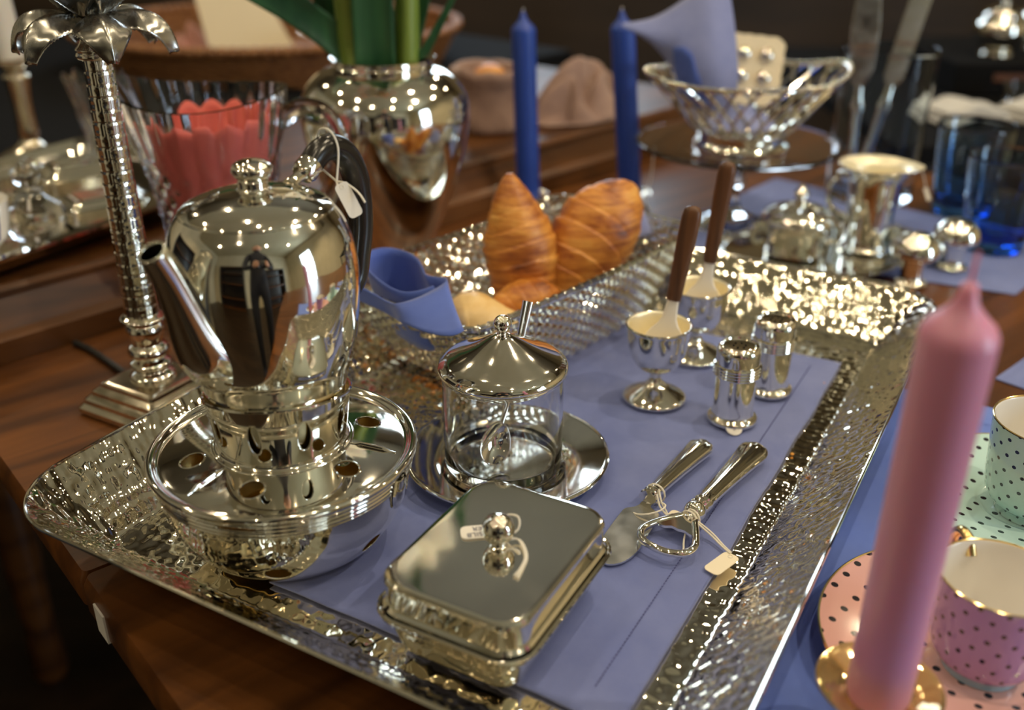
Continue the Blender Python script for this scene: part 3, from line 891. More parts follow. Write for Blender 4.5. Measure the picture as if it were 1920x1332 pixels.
def fancy_handle(L_, w0=.0052, w1=.0105, h0=.0045, h1=.0062):
    """tapered ridged silver handle lying along +x, widest near its end"""
    rings = []
    for f_ in np.linspace(0, 1, 40):
        w = w0 + (w1 - w0) * (f_ ** 1.7)
        h = h0 + (h1 - h0) * f_
        e = 1.0
        if f_ > .86: e = math.sqrt(max(.003, 1 - ((f_ - .86) / .14) ** 2))
        if f_ < .10: w *= 1.0 + .18 * math.cos(f_ / .10 * PI * 3)
        ring = []
        for q in np.linspace(0, 2 * PI, 28, False):
            c, s__ = math.cos(q), math.sin(q)
            g = 1 - (.16 * math.exp(-((abs(c) - .55) / .12) ** 2) if s__ > 0 and f_ > .12 else 0)
            ring.append((f_ * L_, w * e * c * g, h * e * s__ * g))
        rings.append(ring)
    return loft(rings)


KZ = CT + .0066
kn0, kn1 = (.0875, .5375, KZ - .0005), (.1375, .6070, KZ - .0003)
kfe = thing('butter_knife', 'silver butter knife with broad blade lying beside the butter dish', 'knife', kn0)
Mk, Lk = along(kn0, kn1); Mk.translation = Vector((0, 0, 0))
MB().add(fancy_handle(Lk), Mk).build('handle', M['silver'], kfe, sharp=50)
fer = MB()
for q, r in ((.001, .0062), (.0035, .0054), (.0058, .0060), (.0082, .0052)):
    fer.add(tube([(q - .0009, 0, 0), (q, 0, 0), (q + .0009, 0, 0)], [r * .86, r, r * .86], 18), Mk)
fer.build('ferrule', M['silver'], kfe)
bl0, bl1 = Vector((.0895, .5365, 0)), Vector((.0560, .4700, 0))
Mb, Lb = along(bl0, bl1); Mb.translation = Vector((0, 0, -.0040))
Mb = Mb @ Matrix.Rotation(rad(.8), 4, 'Y')
up_ = [(0, .0035), (.004, .0040), (.008, .0105), (.012, .0118), (.030, .0122), (.050, .0118), (.062, .0085), (.068, .0035), (.0695, 0)]
dn_ = [(.066, -.006), (.058, -.0105), (.045, -.0120), (.020, -.0115), (.012, -.0105), (.008, -.0060), (.004, -.0038), (0, -.0035)]
outl = resample([(x, y, 0) for x, y in up_ + dn_], .002)
V, Fc = loft([[(p[0], p[1], z) for p in outl] for z in (-.0006, .0006)])
MB().add((V, Fc), Mb).build('blade', M['steel'], kfe, smooth=False)

op0, op1 = (.1150, .5205, KZ + .0008), (.1700, .5960, KZ + .0006)
ope = thing('bottle_opener', 'silver bottle opener with ridged handle and triangular loop head', 'bottle opener', op0)
Mo, Lo = along(op0, op1); Mo.translation = Vector((0, 0, 0))
MB().add(fancy_handle(Lo, .0058, .0120, .005, .0068), Mo @ Matrix.Translation((.006, 0, 0))).build('handle', M['silver'], ope, sharp=50)
fer = MB()
for q, r in ((.0065, .0066), (.0090, .0056), (.0115, .0064)):
    fer.add(tube([(q - .001, 0, 0), (q, 0, 0), (q + .001, 0, 0)], [r * .86, r, r * .86], 18), Mo)
fer.add(ball(.0072, 22, 14, 1, (.0005, 0, 0)), Mo)
fer.build('collar', M['silver'], ope)
lp_ = [(-.006, .0030), (-.016, .0100), (-.027, .0160), (-.036, .0175), (-.044, .0130), (-.047, .0035), (-.0465, -.0060), (-.042, -.0140), (-.033, -.0165), (-.022, -.0120), (-.012, -.0062), (-.006, -.0030)]
lz = -KZ + CT + .0062
lpts = resample([(x, y, lz * min(1, (-x - .004) / .02)) for x, y in lp_ + [lp_[0]]], .0016)[:-1]
V, Fc = tube(lpts, .0024, 12, True); MB().add((V, Fc), Mo).build('loop', M['silver'], ope)
pl = [(-.005, .003), (-.014, .0085), (-.0235, .0130), (-.0252, .0085), (-.0225, .0040), (-.0232, .0), (-.0225, -.0045), (-.0240, -.0100), (-.0185, -.0095), (-.010, -.0050), (-.005, -.003)]
pll = resample([(x, y, 0) for x, y in pl], .0015)
V, Fc = loft([[(p[0], p[1], zz_ + lz * min(1, max(0, (-p[0] - .004) / .02))) for p in pll] for zz_ in (-.0008, .0010)])
MB().add((V, Fc), Mo).build('catch_plate', M['silver'], ope, sharp=40)
kx = Vector((.1105, .5135, CT + .0088))
rg = [(.1128 + .0058 * math.cos(q) * .7, .5160 + .0058 * math.cos(q) * -.7, CT + .0062 + .0058 * math.sin(q)) for q in np.linspace(0, 2 * PI, 14)]
rg2 = [(x - .002, y - .0022, z + .0003) for x, y, z in rg]
price_tag('price_tag', 'blank cream tag lying on the tray edge beside the bottle opener', [(.1292, .4885, CT + .0012), (.1122, .4722, CT + .0012), (.1195, .4645, CT + .0012), (.1365, .4808, CT + .0012)],
          [rg, rg2, [tuple(kx), (.1165, .508, CT + .0075), (.1235, .502, CT + .0040), (.1285, .4925, CT + .0022), (.1318, .4862, CT + .0018)],
           [tuple(kx), (.1160, .5065, CT + .0070), (.1225, .5005, CT + .0035), (.1275, .4915, CT + .0022), (.1312, .4852, CT + .0018)],
           [(.110, .5125, CT + .0085), (.105, .497, CT + .0030), (.1035, .4895, CT + .0010), (.099, .4865, CT + .0008)]], M['paper_cream'])
rk = [(.0935 + .0066 * math.cos(q) * .82, .5425 + .0066 * math.cos(q) * -.57, KZ + .0068 * math.sin(q)) for q in np.linspace(0, 2 * PI, 14)]
rk2 = [(.0875 + .0105 * math.cos(q), .5290 + .0080 * math.sin(q), CT + .0040 + .003 * math.cos(q + .6)) for q in np.linspace(0, 2 * PI, 16)]
price_tag('price_tag', 'cream tag numbered 10 lying under the neck of the bottle opener', [(.1000, .5125, CT + .0008), (.1110, .5270, CT + .0008), (.1035, .5325, CT + .0008), (.0925, .5180, CT + .0008)],
          [rk, rk2, [(.0945, .5385, KZ + .006), (.0960, .533, CT + .006), (.0985, .527, CT + .0030), (.0995, .5195, CT + .0016)], [(.0930, .5355, KZ + .004), (.0945, .530, CT + .005), (.0980, .525, CT + .0022), (.1002, .5190, CT + .0016)]],
          M['paper_cream'], [('10', .10, .02, .0070, 0)])
for k, (x, y, on) in enumerate([(.246, .716, 0), (.252, .712, 0), (.199, .605, 0), (.245, .643, 0)]):
    z = TZ + .0016
    c = mesh('crumb', *ball(.0014 + .0004 * (k % 2), 8, 6, .7, (0, 0, 0)), M['crumb'], None, loc=(x, y, z))
    tag(c, ['orange crumb on the tray beyond the placemat, the left of two', 'orange crumb on the tray beyond the placemat, the right of two', 'orange crumb at the placemat edge beside the right tray rim', 'orange crumb on the tray between placemat and right rim, farther back'][k], 'crumb', 'crumbs on the hammered tray')

# ---------------------------------------------------------------- woven silver bread basket
GX, GY, GA = .0088, .8054, rad(48.8)
bk = thing('bread_basket', 'flared rectangular basket of woven silver wire holding croissants', 'bread basket', (GX, GY, CT + .0030), GA)
BH = .0680
def wall_ring(f_, off=0.0, n=12):
    """outline of the basket wall at height fraction f_"""
    f_ = max(f_, 0.0); hx = .114 + .038 * f_ ** 1.1 + off; hy = .066 + .015 * f_ ** 1.1 + off
    return rrect(hx, hy, .032 - .014 * f_, n, 0, .004 * (1 - f_))
def perim(f_, m, off=0.0):
    P = [np.array(p[:2]) for p in wall_ring(f_)]
    P.append(P[0])
    d = np.r_[0, np.cumsum([np.linalg.norm(P[i + 1] - P[i]) for i in range(len(P) - 1)])]
    t = np.linspace(0, d[-1], m, False)
    X_ = np.interp(t, d, [p[0] for p in P]); Y_ = np.interp(t, d, [p[1] for p in P])
    return X_, Y_
NS = 84
mm = NS * 4
def normals(X_, Y_):
    tx = np.roll(X_, -1) - np.roll(X_, 1); ty = np.roll(Y_, -1) - np.roll(Y_, 1)
    l_ = np.hypot(tx, ty)
    return ty / l_, -tx / l_
rows = 15
def sag(X_): return .004 * (np.abs(X_) / .16) ** 2
for r in range(rows):
    f_ = .03 + .90 * r / (rows - 1)
    X_, Y_ = perim(f_, mm); Nx, Ny = normals(X_, Y_)
    ph_ = np.arange(mm) / mm * NS * PI + (r % 2) * PI
    w_ = .0017 * np.sin(ph_)
    base_z = .0022 + BH * f_
    mb = MB()
    for q in (-.0013, 0, .0013):
        mb.add(tube(np.stack([X_ + Nx * w_, Y_ + Ny * w_, base_z + q + sag(X_) * f_ + .0004 * np.sin(ph_ * .37 + r)], -1), .0008, 5, True))
    mb.build('strand', M['silver'], bk)
for i in range(NS):
    pts = []
    for f_ in np.linspace(-.01, 1.0, 9):
        X_, Y_ = perim(f_, NS); pts.append((X_[i], Y_[i], .0022 + BH * f_ + sag(X_[i]) * max(f_, 0)))
    V, Fc = tube(pts, .0011, 5)
    mesh('stake', V, Fc, M['silver'], bk)
for k, (f_, off, rr) in enumerate(((.975, .0016, .0010), (1.00, .0019, .0010), (1.02, .0006, .0010), (1.02, -.0010, .0010), (.99, -.0017, .0010))):
    X_, Y_ = perim(f_, 200); Nx, Ny = normals(X_, Y_)
    V, Fc = tube(np.stack([X_ + Nx * off, Y_ + Ny * off, .0022 + BH * f_ + sag(X_)], -1), rr, 6, True)
    mesh('rim_wire', V, Fc, M['silver'], bk)
for i in range(NS):
    X_, Y_ = perim(1.0, NS); Nx, Ny = normals(X_, Y_)
    c = np.array([X_[i], Y_[i], .0022 + BH * .995 + sag(X_[i])]); nn = np.array([Nx[i], Ny[i], 0])
    V, Fc = tube([c + nn * .0029 * math.cos(q) + np.array([0, 0, .0029 * math.sin(q)]) for q in np.linspace(0, 2 * PI, 10, False)], .0006, 4, True)
    mesh('binding', V, Fc, M['silver'], bk)
fl = MB()
for k in range(24):
    y = -.060 + .120 * k / 23
    fl.add(tube([(x, y, .0020 + .0008 * math.sin(i * PI + k * PI)) for i, x in enumerate(np.linspace(-.104, .112, 30))], .0012, 5))
for k in range(30):
    x = -.102 + .212 * k / 29
    fl.add(tube([(x, -.060, .0020), (x, .060, .0020)], .0008, 4))
tag(fl.build('woven_bottom', M['silver'], bk), kind='stuff')

# ---------------------------------------------------------------- croissants and rolls
def pastry(name, label, spine, radii, m, group, layers=9, amp=.085, flat=1.0, seed=1, cat='croissant', lump=.05, up=(0, 0, 1)):
    """rolled pastry: overlapping layer steps along a bent spine"""
    P = resample([tuple(p) + (r,) for p, r in zip(spine, radii)], .0011)
    n = len(P)
    base = Vector(P[0][:3])
    root = thing(name, label, cat, base, 0, group)
    rings = []
    U0 = Vector(up)
    for i in range(n):
        a = Vector(P[max(0, i - 2)][:3]); b = Vector(P[min(n - 1, i + 2)][:3])
        T = (b - a).normalized(); N = (U0 - T * U0.dot(T)).normalized(); B = T.cross(N)
        f_ = i / (n - 1)
        ring = []
        for q in range(56):
            an = 2 * PI * q / 56
            skew = .035 * math.sin(an + seed) + .02 * math.sin(2 * an + seed * 2)
            ph_ = (f_ + skew) * layers
            saw = (ph_ % 1.0)
            mid = 1 - abs(f_ - .5) * 2
            stepv = amp * (saw ** .6 - .5) * (.4 + .6 * mid)
            nz = lump * mnoise.noise((math.cos(an) * 1.6 + seed * 7, math.sin(an) * 1.6, f_ * 4)) + .018 * mnoise.noise((math.cos(an) * 3, math.sin(an) * 3 + seed, ph_ * 2.2)) + .010 * mnoise.noise((math.cos(an) * 8, math.sin(an) * 8 + seed, ph_ * 6))
            r = max(P[i][3], 1e-4) * (1 + stepv + nz)
            ring.append(Vector(P[i][:3]) + (N * math.cos(an) * flat + B * math.sin(an)) * r - base)
        rings.append(ring)
    V, Fc = loft(rings)
    mesh('crust', V, Fc, m, root, sharp=None)
    return root
def bw(lx, ly, z):
    return (GX + lx * math.cos(GA) - ly * math.sin(GA), GY + lx * math.sin(GA) + ly * math.cos(GA), CT + z)
pastry('croissant', 'tall golden croissant standing on end, left of the two in the basket',  # pastry spines and basket napkin points scaled about the camera, then written in
       [(0.0096, 0.8004, CT + 0.0256), (0.0096, 0.8042, CT + 0.0430), (0.0087, 0.8090, CT + 0.0641), (0.0058, 0.8139, CT + 0.0891), (0.0010, 0.8177, CT + 0.1142), (-0.0014, 0.8196, CT + 0.1315), (-0.0019, 0.8206, CT + 0.1411)],
       [.018, .0270, .0300, .0295, .0200, .0105, .003], M['croissant'], 'croissants in the silver basket', 8, .11, .92, 2, up=(0, -1, 0))
pastry('croissant', 'broad golden croissant leaning over to the right in the basket',
       [(0.0346, 0.8158, CT + 0.0333), (0.0481, 0.8254, CT + 0.0507), (0.0635, 0.8350, CT + 0.0699), (0.0798, 0.8456, CT + 0.0872), (0.0933, 0.8543, CT + 0.1016), (0.1039, 0.8620, CT + 0.1117), (0.1097, 0.8658, CT + 0.1166)],
       [.018, .0285, .0345, .0360, .0285, .0175, .0055], M['croissant'], 'croissants in the silver basket', 7, .12, .80, 5, up=(0, -1, 0))
pastry('croissant', 'croissant lying low in the basket in front of the two standing ones',
       [(-0.0173, 0.7465, CT + 0.0353), (-0.0058, 0.7581, CT + 0.0439), (0.0096, 0.7658, CT + 0.0468), (0.0260, 0.7754, CT + 0.0449), (0.0366, 0.7860, CT + 0.0391)],
       [.006, .0150, .0205, .0190, .008], M['croissant'], 'croissants in the silver basket', 7, .10, .85, 3)
pastry('bread_roll', 'pale bread roll in the near corner of the silver basket',
       [(-0.0500, 0.7311, CT + 0.0391), (-0.0452, 0.7311, CT + 0.0439), (-0.0327, 0.7311, CT + 0.0478), (-0.0173, 0.7292, CT + 0.0459), (-0.0019, 0.7234, CT + 0.0410), (0.0038, 0.7215, CT + 0.0372)],
       [.006, .0185, .0250, .0215, .0165, .006], M['roll_pale'], 'bread rolls in the silver basket', 3, .05, .75, 4, 'bread roll', .14)
pastry('bread_roll', 'small orange brown roll behind the blue napkin in the basket',
       [(-0.0962, 0.7908, CT + 0.0353), (-0.0885, 0.7927, CT + 0.0401), (-0.0750, 0.7985, CT + 0.0420), (-0.0616, 0.8042, CT + 0.0391), (-0.0558, 0.8062, CT + 0.0353)],
       [.005, .0140, .0180, .0135, .005], M['croissant'], 'bread rolls in the silver basket', 5, .07, .8, 6, 'bread roll')

# ---------------------------------------------------------------- napkins in the basket
nk = thing('napkin', 'bright blue napkin rolled into loops over the near left rim of the basket', 'napkin', (-0.0770, 0.6888, 0.0856), 0, 'blue napkins in the baskets')
rim_z = CT + .078
# (x, y of top edge, z top, x, y, z of bottom edge): an upright ribbon that runs over the rim, then round the loop
rb = [(-0.1217, 0.7080, 0.0998, -0.1198, 0.7051, 0.0887), (-0.1145, 0.7003, 0.1002, -0.1106, 0.6960, 0.0882), (-0.1025, 0.6888, 0.0998, -0.0981, 0.6840, 0.0879), (-0.0919, 0.6763, 0.1002, -0.0866, 0.6724, 0.0875),
      (-0.0818, 0.6652, 0.1031, -0.0779, 0.6503, 0.0940), (-0.0673, 0.6696, 0.1051, -0.0587, 0.6330, 0.0945), (-0.0548, 0.6797, 0.1075, -0.0423, 0.6243, 0.0954), (-0.0495, 0.6878, 0.1089, -0.0337, 0.6301, 0.0959),
      (-0.0500, 0.6994, 0.1075, -0.0404, 0.6542, 0.0820), (-0.0577, 0.7051, 0.1060, -0.0388, 0.6862, 0.0542), (-0.0664, 0.7138, 0.1055, -0.0484, 0.7035, 0.0484), (-0.0702, 0.7273, 0.1070, -0.0542, 0.7247, 0.0465),
      (-0.0760, 0.7427, 0.1089, -0.0619, 0.7439, 0.0465), (-0.0866, 0.7542, 0.1108, -0.0735, 0.7555, 0.0484), (-0.0991, 0.7581, 0.1118, -0.0860, 0.7593, 0.0504), (-0.1106, 0.7542, 0.1108, -0.0965, 0.7574, 0.0523),
      (-0.1164, 0.7436, 0.1089, -0.1023, 0.7478, 0.0523), (-0.1154, 0.7292, 0.1070, -0.1014, 0.7353, 0.0523), (-0.1068, 0.7138, 0.1055, -0.0927, 0.7208, 0.0523), (-0.0952, 0.6984, 0.1041, -0.0812, 0.7054, 0.0523),
      (-0.0818, 0.6859, 0.1036, -0.0686, 0.6939, 0.0523), (-0.0693, 0.6859, 0.1036, -0.0571, 0.6929, 0.0523), (-0.0587, 0.6926, 0.1041, -0.0475, 0.6987, 0.0523)]
rr_ = resample(rb, .0025)
rings = []
for p in rr_:
    a, b = np.array(p[:3]), np.array(p[3:])
    rings.append([a + (b - a) * t_ + np.array([0, 0, .0010 * math.sin(t_ * 5 + p[0] * 90)]) - np.array([-0.0770, 0.6888, 0.0856]) for t_ in np.linspace(0, 1, 10)])
V, Fc = loft(rings, False)
solid(mesh('cloth', V, Fc, M['napkin'], nk, sharp=None), .0011, 0)

def crumple(cx, cy, z0, ax, ay, h, rot, seed, m, name, label, cat, group, folds=5, nx=70, ny=50, foldamp=.2):
    """a heaped, folded cloth"""
    root = thing(name, label, cat, (cx, cy, z0), rot, group)
    def f_(s, t_):
        u, v_ = 2 * s - 1, 2 * t_ - 1
        r = math.hypot(u, v_)
        dome = max(0, 1 - r ** 2.2)
        d = mnoise.noise((u * 1.3 + seed, v_ * 1.3, seed)) * 1.2
        fold = math.sin(folds * (u * .8 + v_ * .5 + d) + seed)
        z = h * (dome * (.78 + foldamp * fold + .18 * mnoise.noise((u * 2.5, v_ * 2.5, seed))) + .03)
        k = 1 + .12 * mnoise.noise((u * 2, v_ * 2, seed + 4))
        if abs(u) > abs(v_): q = abs(u)
        else: q = abs(v_)
        c = q / r if r > 1e-6 else 1
        return (u * ax * k * c, v_ * ay * k * c, max(z, .0008))
    V, Fc = grid(nx, ny, f_)
    solid(mesh('cloth', V, Fc, m, root, sharp=None), .0010, 1)
    return root
crumple(0.1000, 0.9041, CT + 0.0622, .040, .032, .050, rad(50), 3.1, M['napkin_grey'], 'napkin', 'grey blue napkin bunched behind the croissants at the far end of the basket', 'napkin', 'blue napkins in the baskets', 3.2, foldamp=.12)

# ---------------------------------------------------------------- palm tree candlestick
PX, PY = -.2830, .6990
pal = thing('palm_candlestick', 'silver candlestick shaped like a palm tree standing behind the tray', 'candlestick', (PX, PY, 0), UA)
PS = .80
st_ = [(.052, .0006, .003), (.0535, .003, .004), (.0535, .0065, .004), (.0505, .0090, .004), (.0490, .0098, .004), (.0485, .0130, .004), (.0450, .0155, .004), (.0430, .0162, .004), (.0425, .0192, .004), (.0385, .0215, .004), (.0365, .0222, .004), (.0360, .0248, .004), (.0325, .0262, .004), (.0300, .0264, .004)]
V, Fc = loft([rrect(a_ * PS, a_ * PS, r, 4, z) for a_, z, r in st_]); mesh('stepped_base', V, Fc, M['silver_old'], pal, sharp=40)
bal = [(.0170, .0262), (.0172, .0285), (.0150, .0305), (.0120, .0325), (.0122, .0345), (.0150, .0365), (.0155, .0390), (.0125, .0412), (.0105, .0425), (.0125, .0440), (.0150, .0460), (.0158, .0495), (.0140, .0530), (.0112, .0552), (.0118, .0580), (.0138, .0635), (.0146, .0680), (.0128, .0725), (.0108, .0742), (.0120, .0752), (.0165, .0762), (.0168, .0778), (.0130, .0792), (.0118, .0800)]
V, Fc = lathe(smooth_prof(bal, .0008), 40); mesh('baluster', V, Fc, M['silver'], pal, sharp=60)
def trunk():
    seg, nr = 84, 230
    V = []
    for j in range(nr + 1):
        f_ = j / nr
        z = .0798 + f_ * .1900
        r0 = .0122 - .0032 * f_
        row = f_ * 22
        k = int(row); fr = row - k
        for i in range(seg):
            a_ = i / seg * 7 + (.5 if k % 2 else 0)
            fa = a_ % 1.0
            edge = min(min(fa, 1 - fa) * .9, min(fr, 1 - fr)) * 2
            d = .00050 * min(1, edge / .16) - .00022 * math.exp(-((fa - .5) ** 2 + (fr - .5) ** 2) / .03) + .0003 * fr
            V.append(((r0 + d) * math.cos(2 * PI * i / seg), (r0 + d) * math.sin(2 * PI * i / seg), z))
    Fc = [(j * seg + i, j * seg + (i + 1) % seg, (j + 1) * seg + (i + 1) % seg, (j + 1) * seg + i) for j in range(nr) for i in range(seg)]
    return V, Fc
mesh('trunk', *trunk(), M['silver'], pal, sharp=None)
V, Fc = lathe(smooth_prof([(.0088, .2640), (.0128, .2648), (.0134, .2672), (.0125, .2692), (.0132, .2708), (.0112, .2728), (.0092, .2760), (.0086, .2800), (.0098, .2840), (.0125, .2870), (.004, .2890)],   .0008), 40); V = [(x, y, z + .0050) for x, y, z in V]; mesh('capital', V, Fc, M['silver'], pal, sharp=60)
def frond(Ln, w, z0, rise, droop):
    V = []; nx_, ny_ = 40, 16
    for i in range(nx_ + 1):
        f_ = i / nx_
        x = .006 + Ln * math.sin(min(1, f_) * 1.45) / math.sin(1.45)
        z = z0 + rise * math.sin(f_ * 2.2) - droop * f_ ** 2.6
        ww = w * (math.sin(PI * (.12 + .85 * f_ ** .8)) ** .8)
        for j in range(ny_ + 1):
            q = 2 * j / ny_ - 1
            V.append((x - .006 * abs(q) * f_, q * ww, z - .55 * abs(q) ** 1.3 * ww + .00045 * math.sin(i * PI * .98 + abs(q) * 6) * (1 if abs(q) > .12 else 0)))
    Fc = [(i * (ny_ + 1) + j, i * (ny_ + 1) + j + 1, (i + 1) * (ny_ + 1) + j + 1, (i + 1) * (ny_ + 1) + j) for i in range(nx_) for j in range(ny_)]
    return V, Fc
for k in range(6):
    V, Fc = frond(.050, .0185, .2975, .008, .030)
    o = mesh('palm_leaf', V, Fc, M['leaf_silver'], pal, sharp=None, rz=rad(k * 60 + 2)); solid(o, .0010, 0)
for k in range(6):
    V, Fc = frond(.040, .0150, .3015, .026, .010)
    o = mesh('palm_leaf', V, Fc, M['leaf_silver'], pal, sharp=None, rz=rad(k * 60 + 30)); solid(o, .0010, 0)
V, Fc = lathe([(.004, .294), (.011, .298), (.013, .308), (.0135, .320), (.0125, .320), (.0118, .308), (.001, .304)], 32); mesh('candle_cup', V, Fc, M['silver_old'], pal)

cb_ = thing('power_cable', 'black cable running over the table from the sideboard to the candlestick base', 'cable', (-.33, .755, .0032))
V, Fc = tube(resample([(-.062, .052, .0), (-.045, .040, .0), (-.022, .018, 0), (.0, -.004, 0), (.018, -.020, .0), (.022, -.024, .0)], .003), .0030, 10); mesh('sheath', V, Fc, M['cable'], cb_)

# ---------------------------------------------------------------- crystal jug, vase with amaryllis
jg = thing('crystal_jug', 'cut crystal jug with fluted lip behind the teapot', 'jug', (-.2660, .8720, .0), rad(180))
def jug():
    seg = 192
    out = [(.041, .0), (.042, .004), (.040, .010), (.0415, .03), (.0450, .06), (.0490, .09), (.0540, .12), (.0600, .15), (.0655, .175), (.0690, .192), (.0700, .198)]
    o_ = smooth_prof(out, .0022)
    inn = [(.0665, .198), (.0650, .19), (.0560, .150), (.0500, .12), (.0450, .09), (.0405, .06), (.0360, .03), (.030, .020), (.0005, .018)]
    i_ = smooth_prof(inn, .006)
    rings = []
    for (r, z), outer in [((r, z), True) for r, z in o_] + [((r, z), False) for r, z in i_]:
        ring = []
        for i in range(seg):
            a_ = 2 * PI * i / seg
            d = 0
            if outer:
                if z > .150: d = .0016 * abs(math.sin(a_ * 15)) * min(1, (z - .150) / .02)
                elif .012 < z: 
                    p_, q_ = a_ * 9 / PI + z / .017, a_ * 9 / PI - z / .017
                    d = .0034 * (min(abs((p_ % 1) - .5), abs((q_ % 1) - .5)) * 2 - .5) * min(1, (.152 - z) / .01)
            lipf = max(0, math.cos(a_)) ** 6 * max(0, (z - .12) / .078) ** 2
            dz = .010 * lipf + .0035 * (math.cos(2 * a_)) * max(0, (z - .15) / .05)
            rr = r + d + .026 * lipf
            ring.append((rr * math.cos(a_), rr * math.sin(a_), z + dz))
        rings.append(ring)
    return loft(rings, True, True, False)
mesh('glass_body', *jug(), M['crystal'], jg, sharp=25)
V, Fc = tube(resample([(-.063, 0, .176), (-.083, 0, .186), (-.104, 0, .180), (-.113, 0, .160), (-.108, 0, .130), (-.092, 0, .100), (-.070, 0, .078), (-.047, 0, .068)], .004), .0085, 12, flat=(1, 1)); mesh('handle', V, Fc, M['crystal'], jg, sharp=20)
jg.scale = (1, 1, 1.07)
lin = thing('paper_liner', 'coral pleated paper standing inside the crystal jug', 'paper', (-.2660, .8720, .0235), 0)
rings = []
for z in np.linspace(0, .172, 24):
    ring = []
    for i in range(120):
        a_ = rad(-150 + 285 * i / 119)
        r = (.0265 + .0255 * (z / .172) ** .9) * (1 + .055 * abs(math.sin(a_ * 8)))
        zz_ = z * (1 - (.045 * (1 - abs(math.sin(a_ * 8))) if z > .15 else 0))
        ring.append((r * math.cos(a_), r * math.sin(a_), zz_))
    rings.append(ring)
V, Fc = loft(rings, False); solid(mesh('pleats', V, Fc, M['coral'], lin, sharp=None), .0008, 1)

VX, VY = -.1270, 1.0070
va = thing('silver_vase', 'large shiny silver vase with amaryllis leaves behind the bread basket', 'vase', (VX, VY, .0004), 0)
vp = [(.030, .0), (.034, .003), (.036, .012), (.043, .028), (.054, .052), (.0665, .085), (.0775, .120), (.0835, .150), (.0845, .168), (.0815, .184), (.0735, .197), (.0620, .206), (.0520, .210), (.0480, .214), (.0500, .2185), (.0520, .2195), (.0490, .2185), (.0465, .214), (.0500, .208), (.070, .19), (.075, .16), (.06, .09), (.03, .02)]
V, Fc = lathe([(.001, 0)] + smooth_prof(vp[:16], .0018) + vp[16:] + [(.001, .018)], 128); mesh('body', V, Fc, M['silver'], va, sharp=50)
am = thing('amaryllis', 'amaryllis with broad green leaves and white flower standing in the silver vase', 'plant', (VX, VY, .0235))
def strap(p, w, m, name='leaf', bend=.25):
    P_ = resample(p, .006)
    n_ = len(P_)
    rings = []
    for i, q in enumerate(P_):
        a, b = Vector(P_[max(0, i - 1)]), Vector(P_[min(n_ - 1, i + 1)])
        T = (b - a).normalized(); S = T.cross(Vector((0, -1, .2))).normalized(); N = S.cross(T)
        f_ = i / (n_ - 1)
        ww = w * min(1, .55 + f_ * 2) * (1 - max(0, (f_ - .6) / .4) ** 2.2 * .97)
        rings.append([Vector(q) + S * ww * t_ + N * ww * bend * (t_ * t_ - .5) for t_ in np.linspace(-1, 1, 9)])
    V, Fc = loft(rings, False)
    solid(mesh(name, V, Fc, m, am, sharp=None), .0014, 0)
Z0 = .02
strap([(-.010, -.004, Z0), (-.015, -.010, .16), (-.024, -.013, .195), (-.066, -.02, .235), (-.130, -.03, .277), (-.20, -.05, .33), (-.26, -.07, .36)], .0145, M['leaf'])
strap([(-.018, .012, Z0), (-.022, .012, .18), (-.044, .012, .24), (-.072, .0, .33), (-.10, -.02, .42)], .018, M['leaf'])
strap([(.000, -.012, Z0), (-.004, -.020, .16), (-.004, -.026, .21), (-.002, -.032, .30), (.006, -.055, .40), (.02, -.11, .47)], .0195, M['leaf'])
strap([(.016, .006, Z0), (.018, .005, .18), (.034, .003, .26), (.050, .0, .36), (.07, -.01, .45)], .016, M['leaf'])
strap([(.026, -.006, Z0), (.030, -.010, .18), (.044, -.012, .205), (.070, -.012, .250), (.085, -.012, .28)], .0045, M['leaf'])
for bx_, by_, hgt, r in ((-.022, -.002, .46, .0160), (.022, -.004, .36, .0115)):
    V, Fc = tube(resample([(bx_ * .4, by_, Z0), (bx_ * 1.1, by_ - .003, .18), (bx_ * 1.3, by_ - .006, .30), (bx_ * 1.6, by_ - .02, hgt)], .01), r, 14, flat=(1.0, 1.25)); mesh('stem', V, Fc, M['leaf_light'], am)
def petal(L_, w, droop):
    return grid(10, 8, lambda s, t_: (L_ * s * math.cos(droop * s), (2 * t_ - 1) * w * math.sin(PI * min(.97, .15 + .8 * s)), L_ * (.75 * s - .5 * s * s * droop) - .25 * w * (2 * t_ - 1) ** 2))
for (fx_, fy_, fz_, az, tlt) in ((-.050, -.090, .350, -100, 75), (.000, -.095, .365, -60, 75), (-.020, -.070, .400, -80, 60), (-.050, -.05, .43, -150, 50)):
    for k in range(6):
        V, Fc = petal(.075, .030, .7 if k % 2 else .55)
        Mx = Matrix.Translation((fx_, fy_, fz_)) @ Matrix.Rotation(rad(az), 4, 'Z') @ Matrix.Rotation(rad(tlt), 4, 'Y') @ Matrix.Rotation(rad(k * 60), 4, 'Z')
        solid(MB().add((V, Fc), Mx).build('petal', M['petal'], am, sharp=None), .0008, 0)

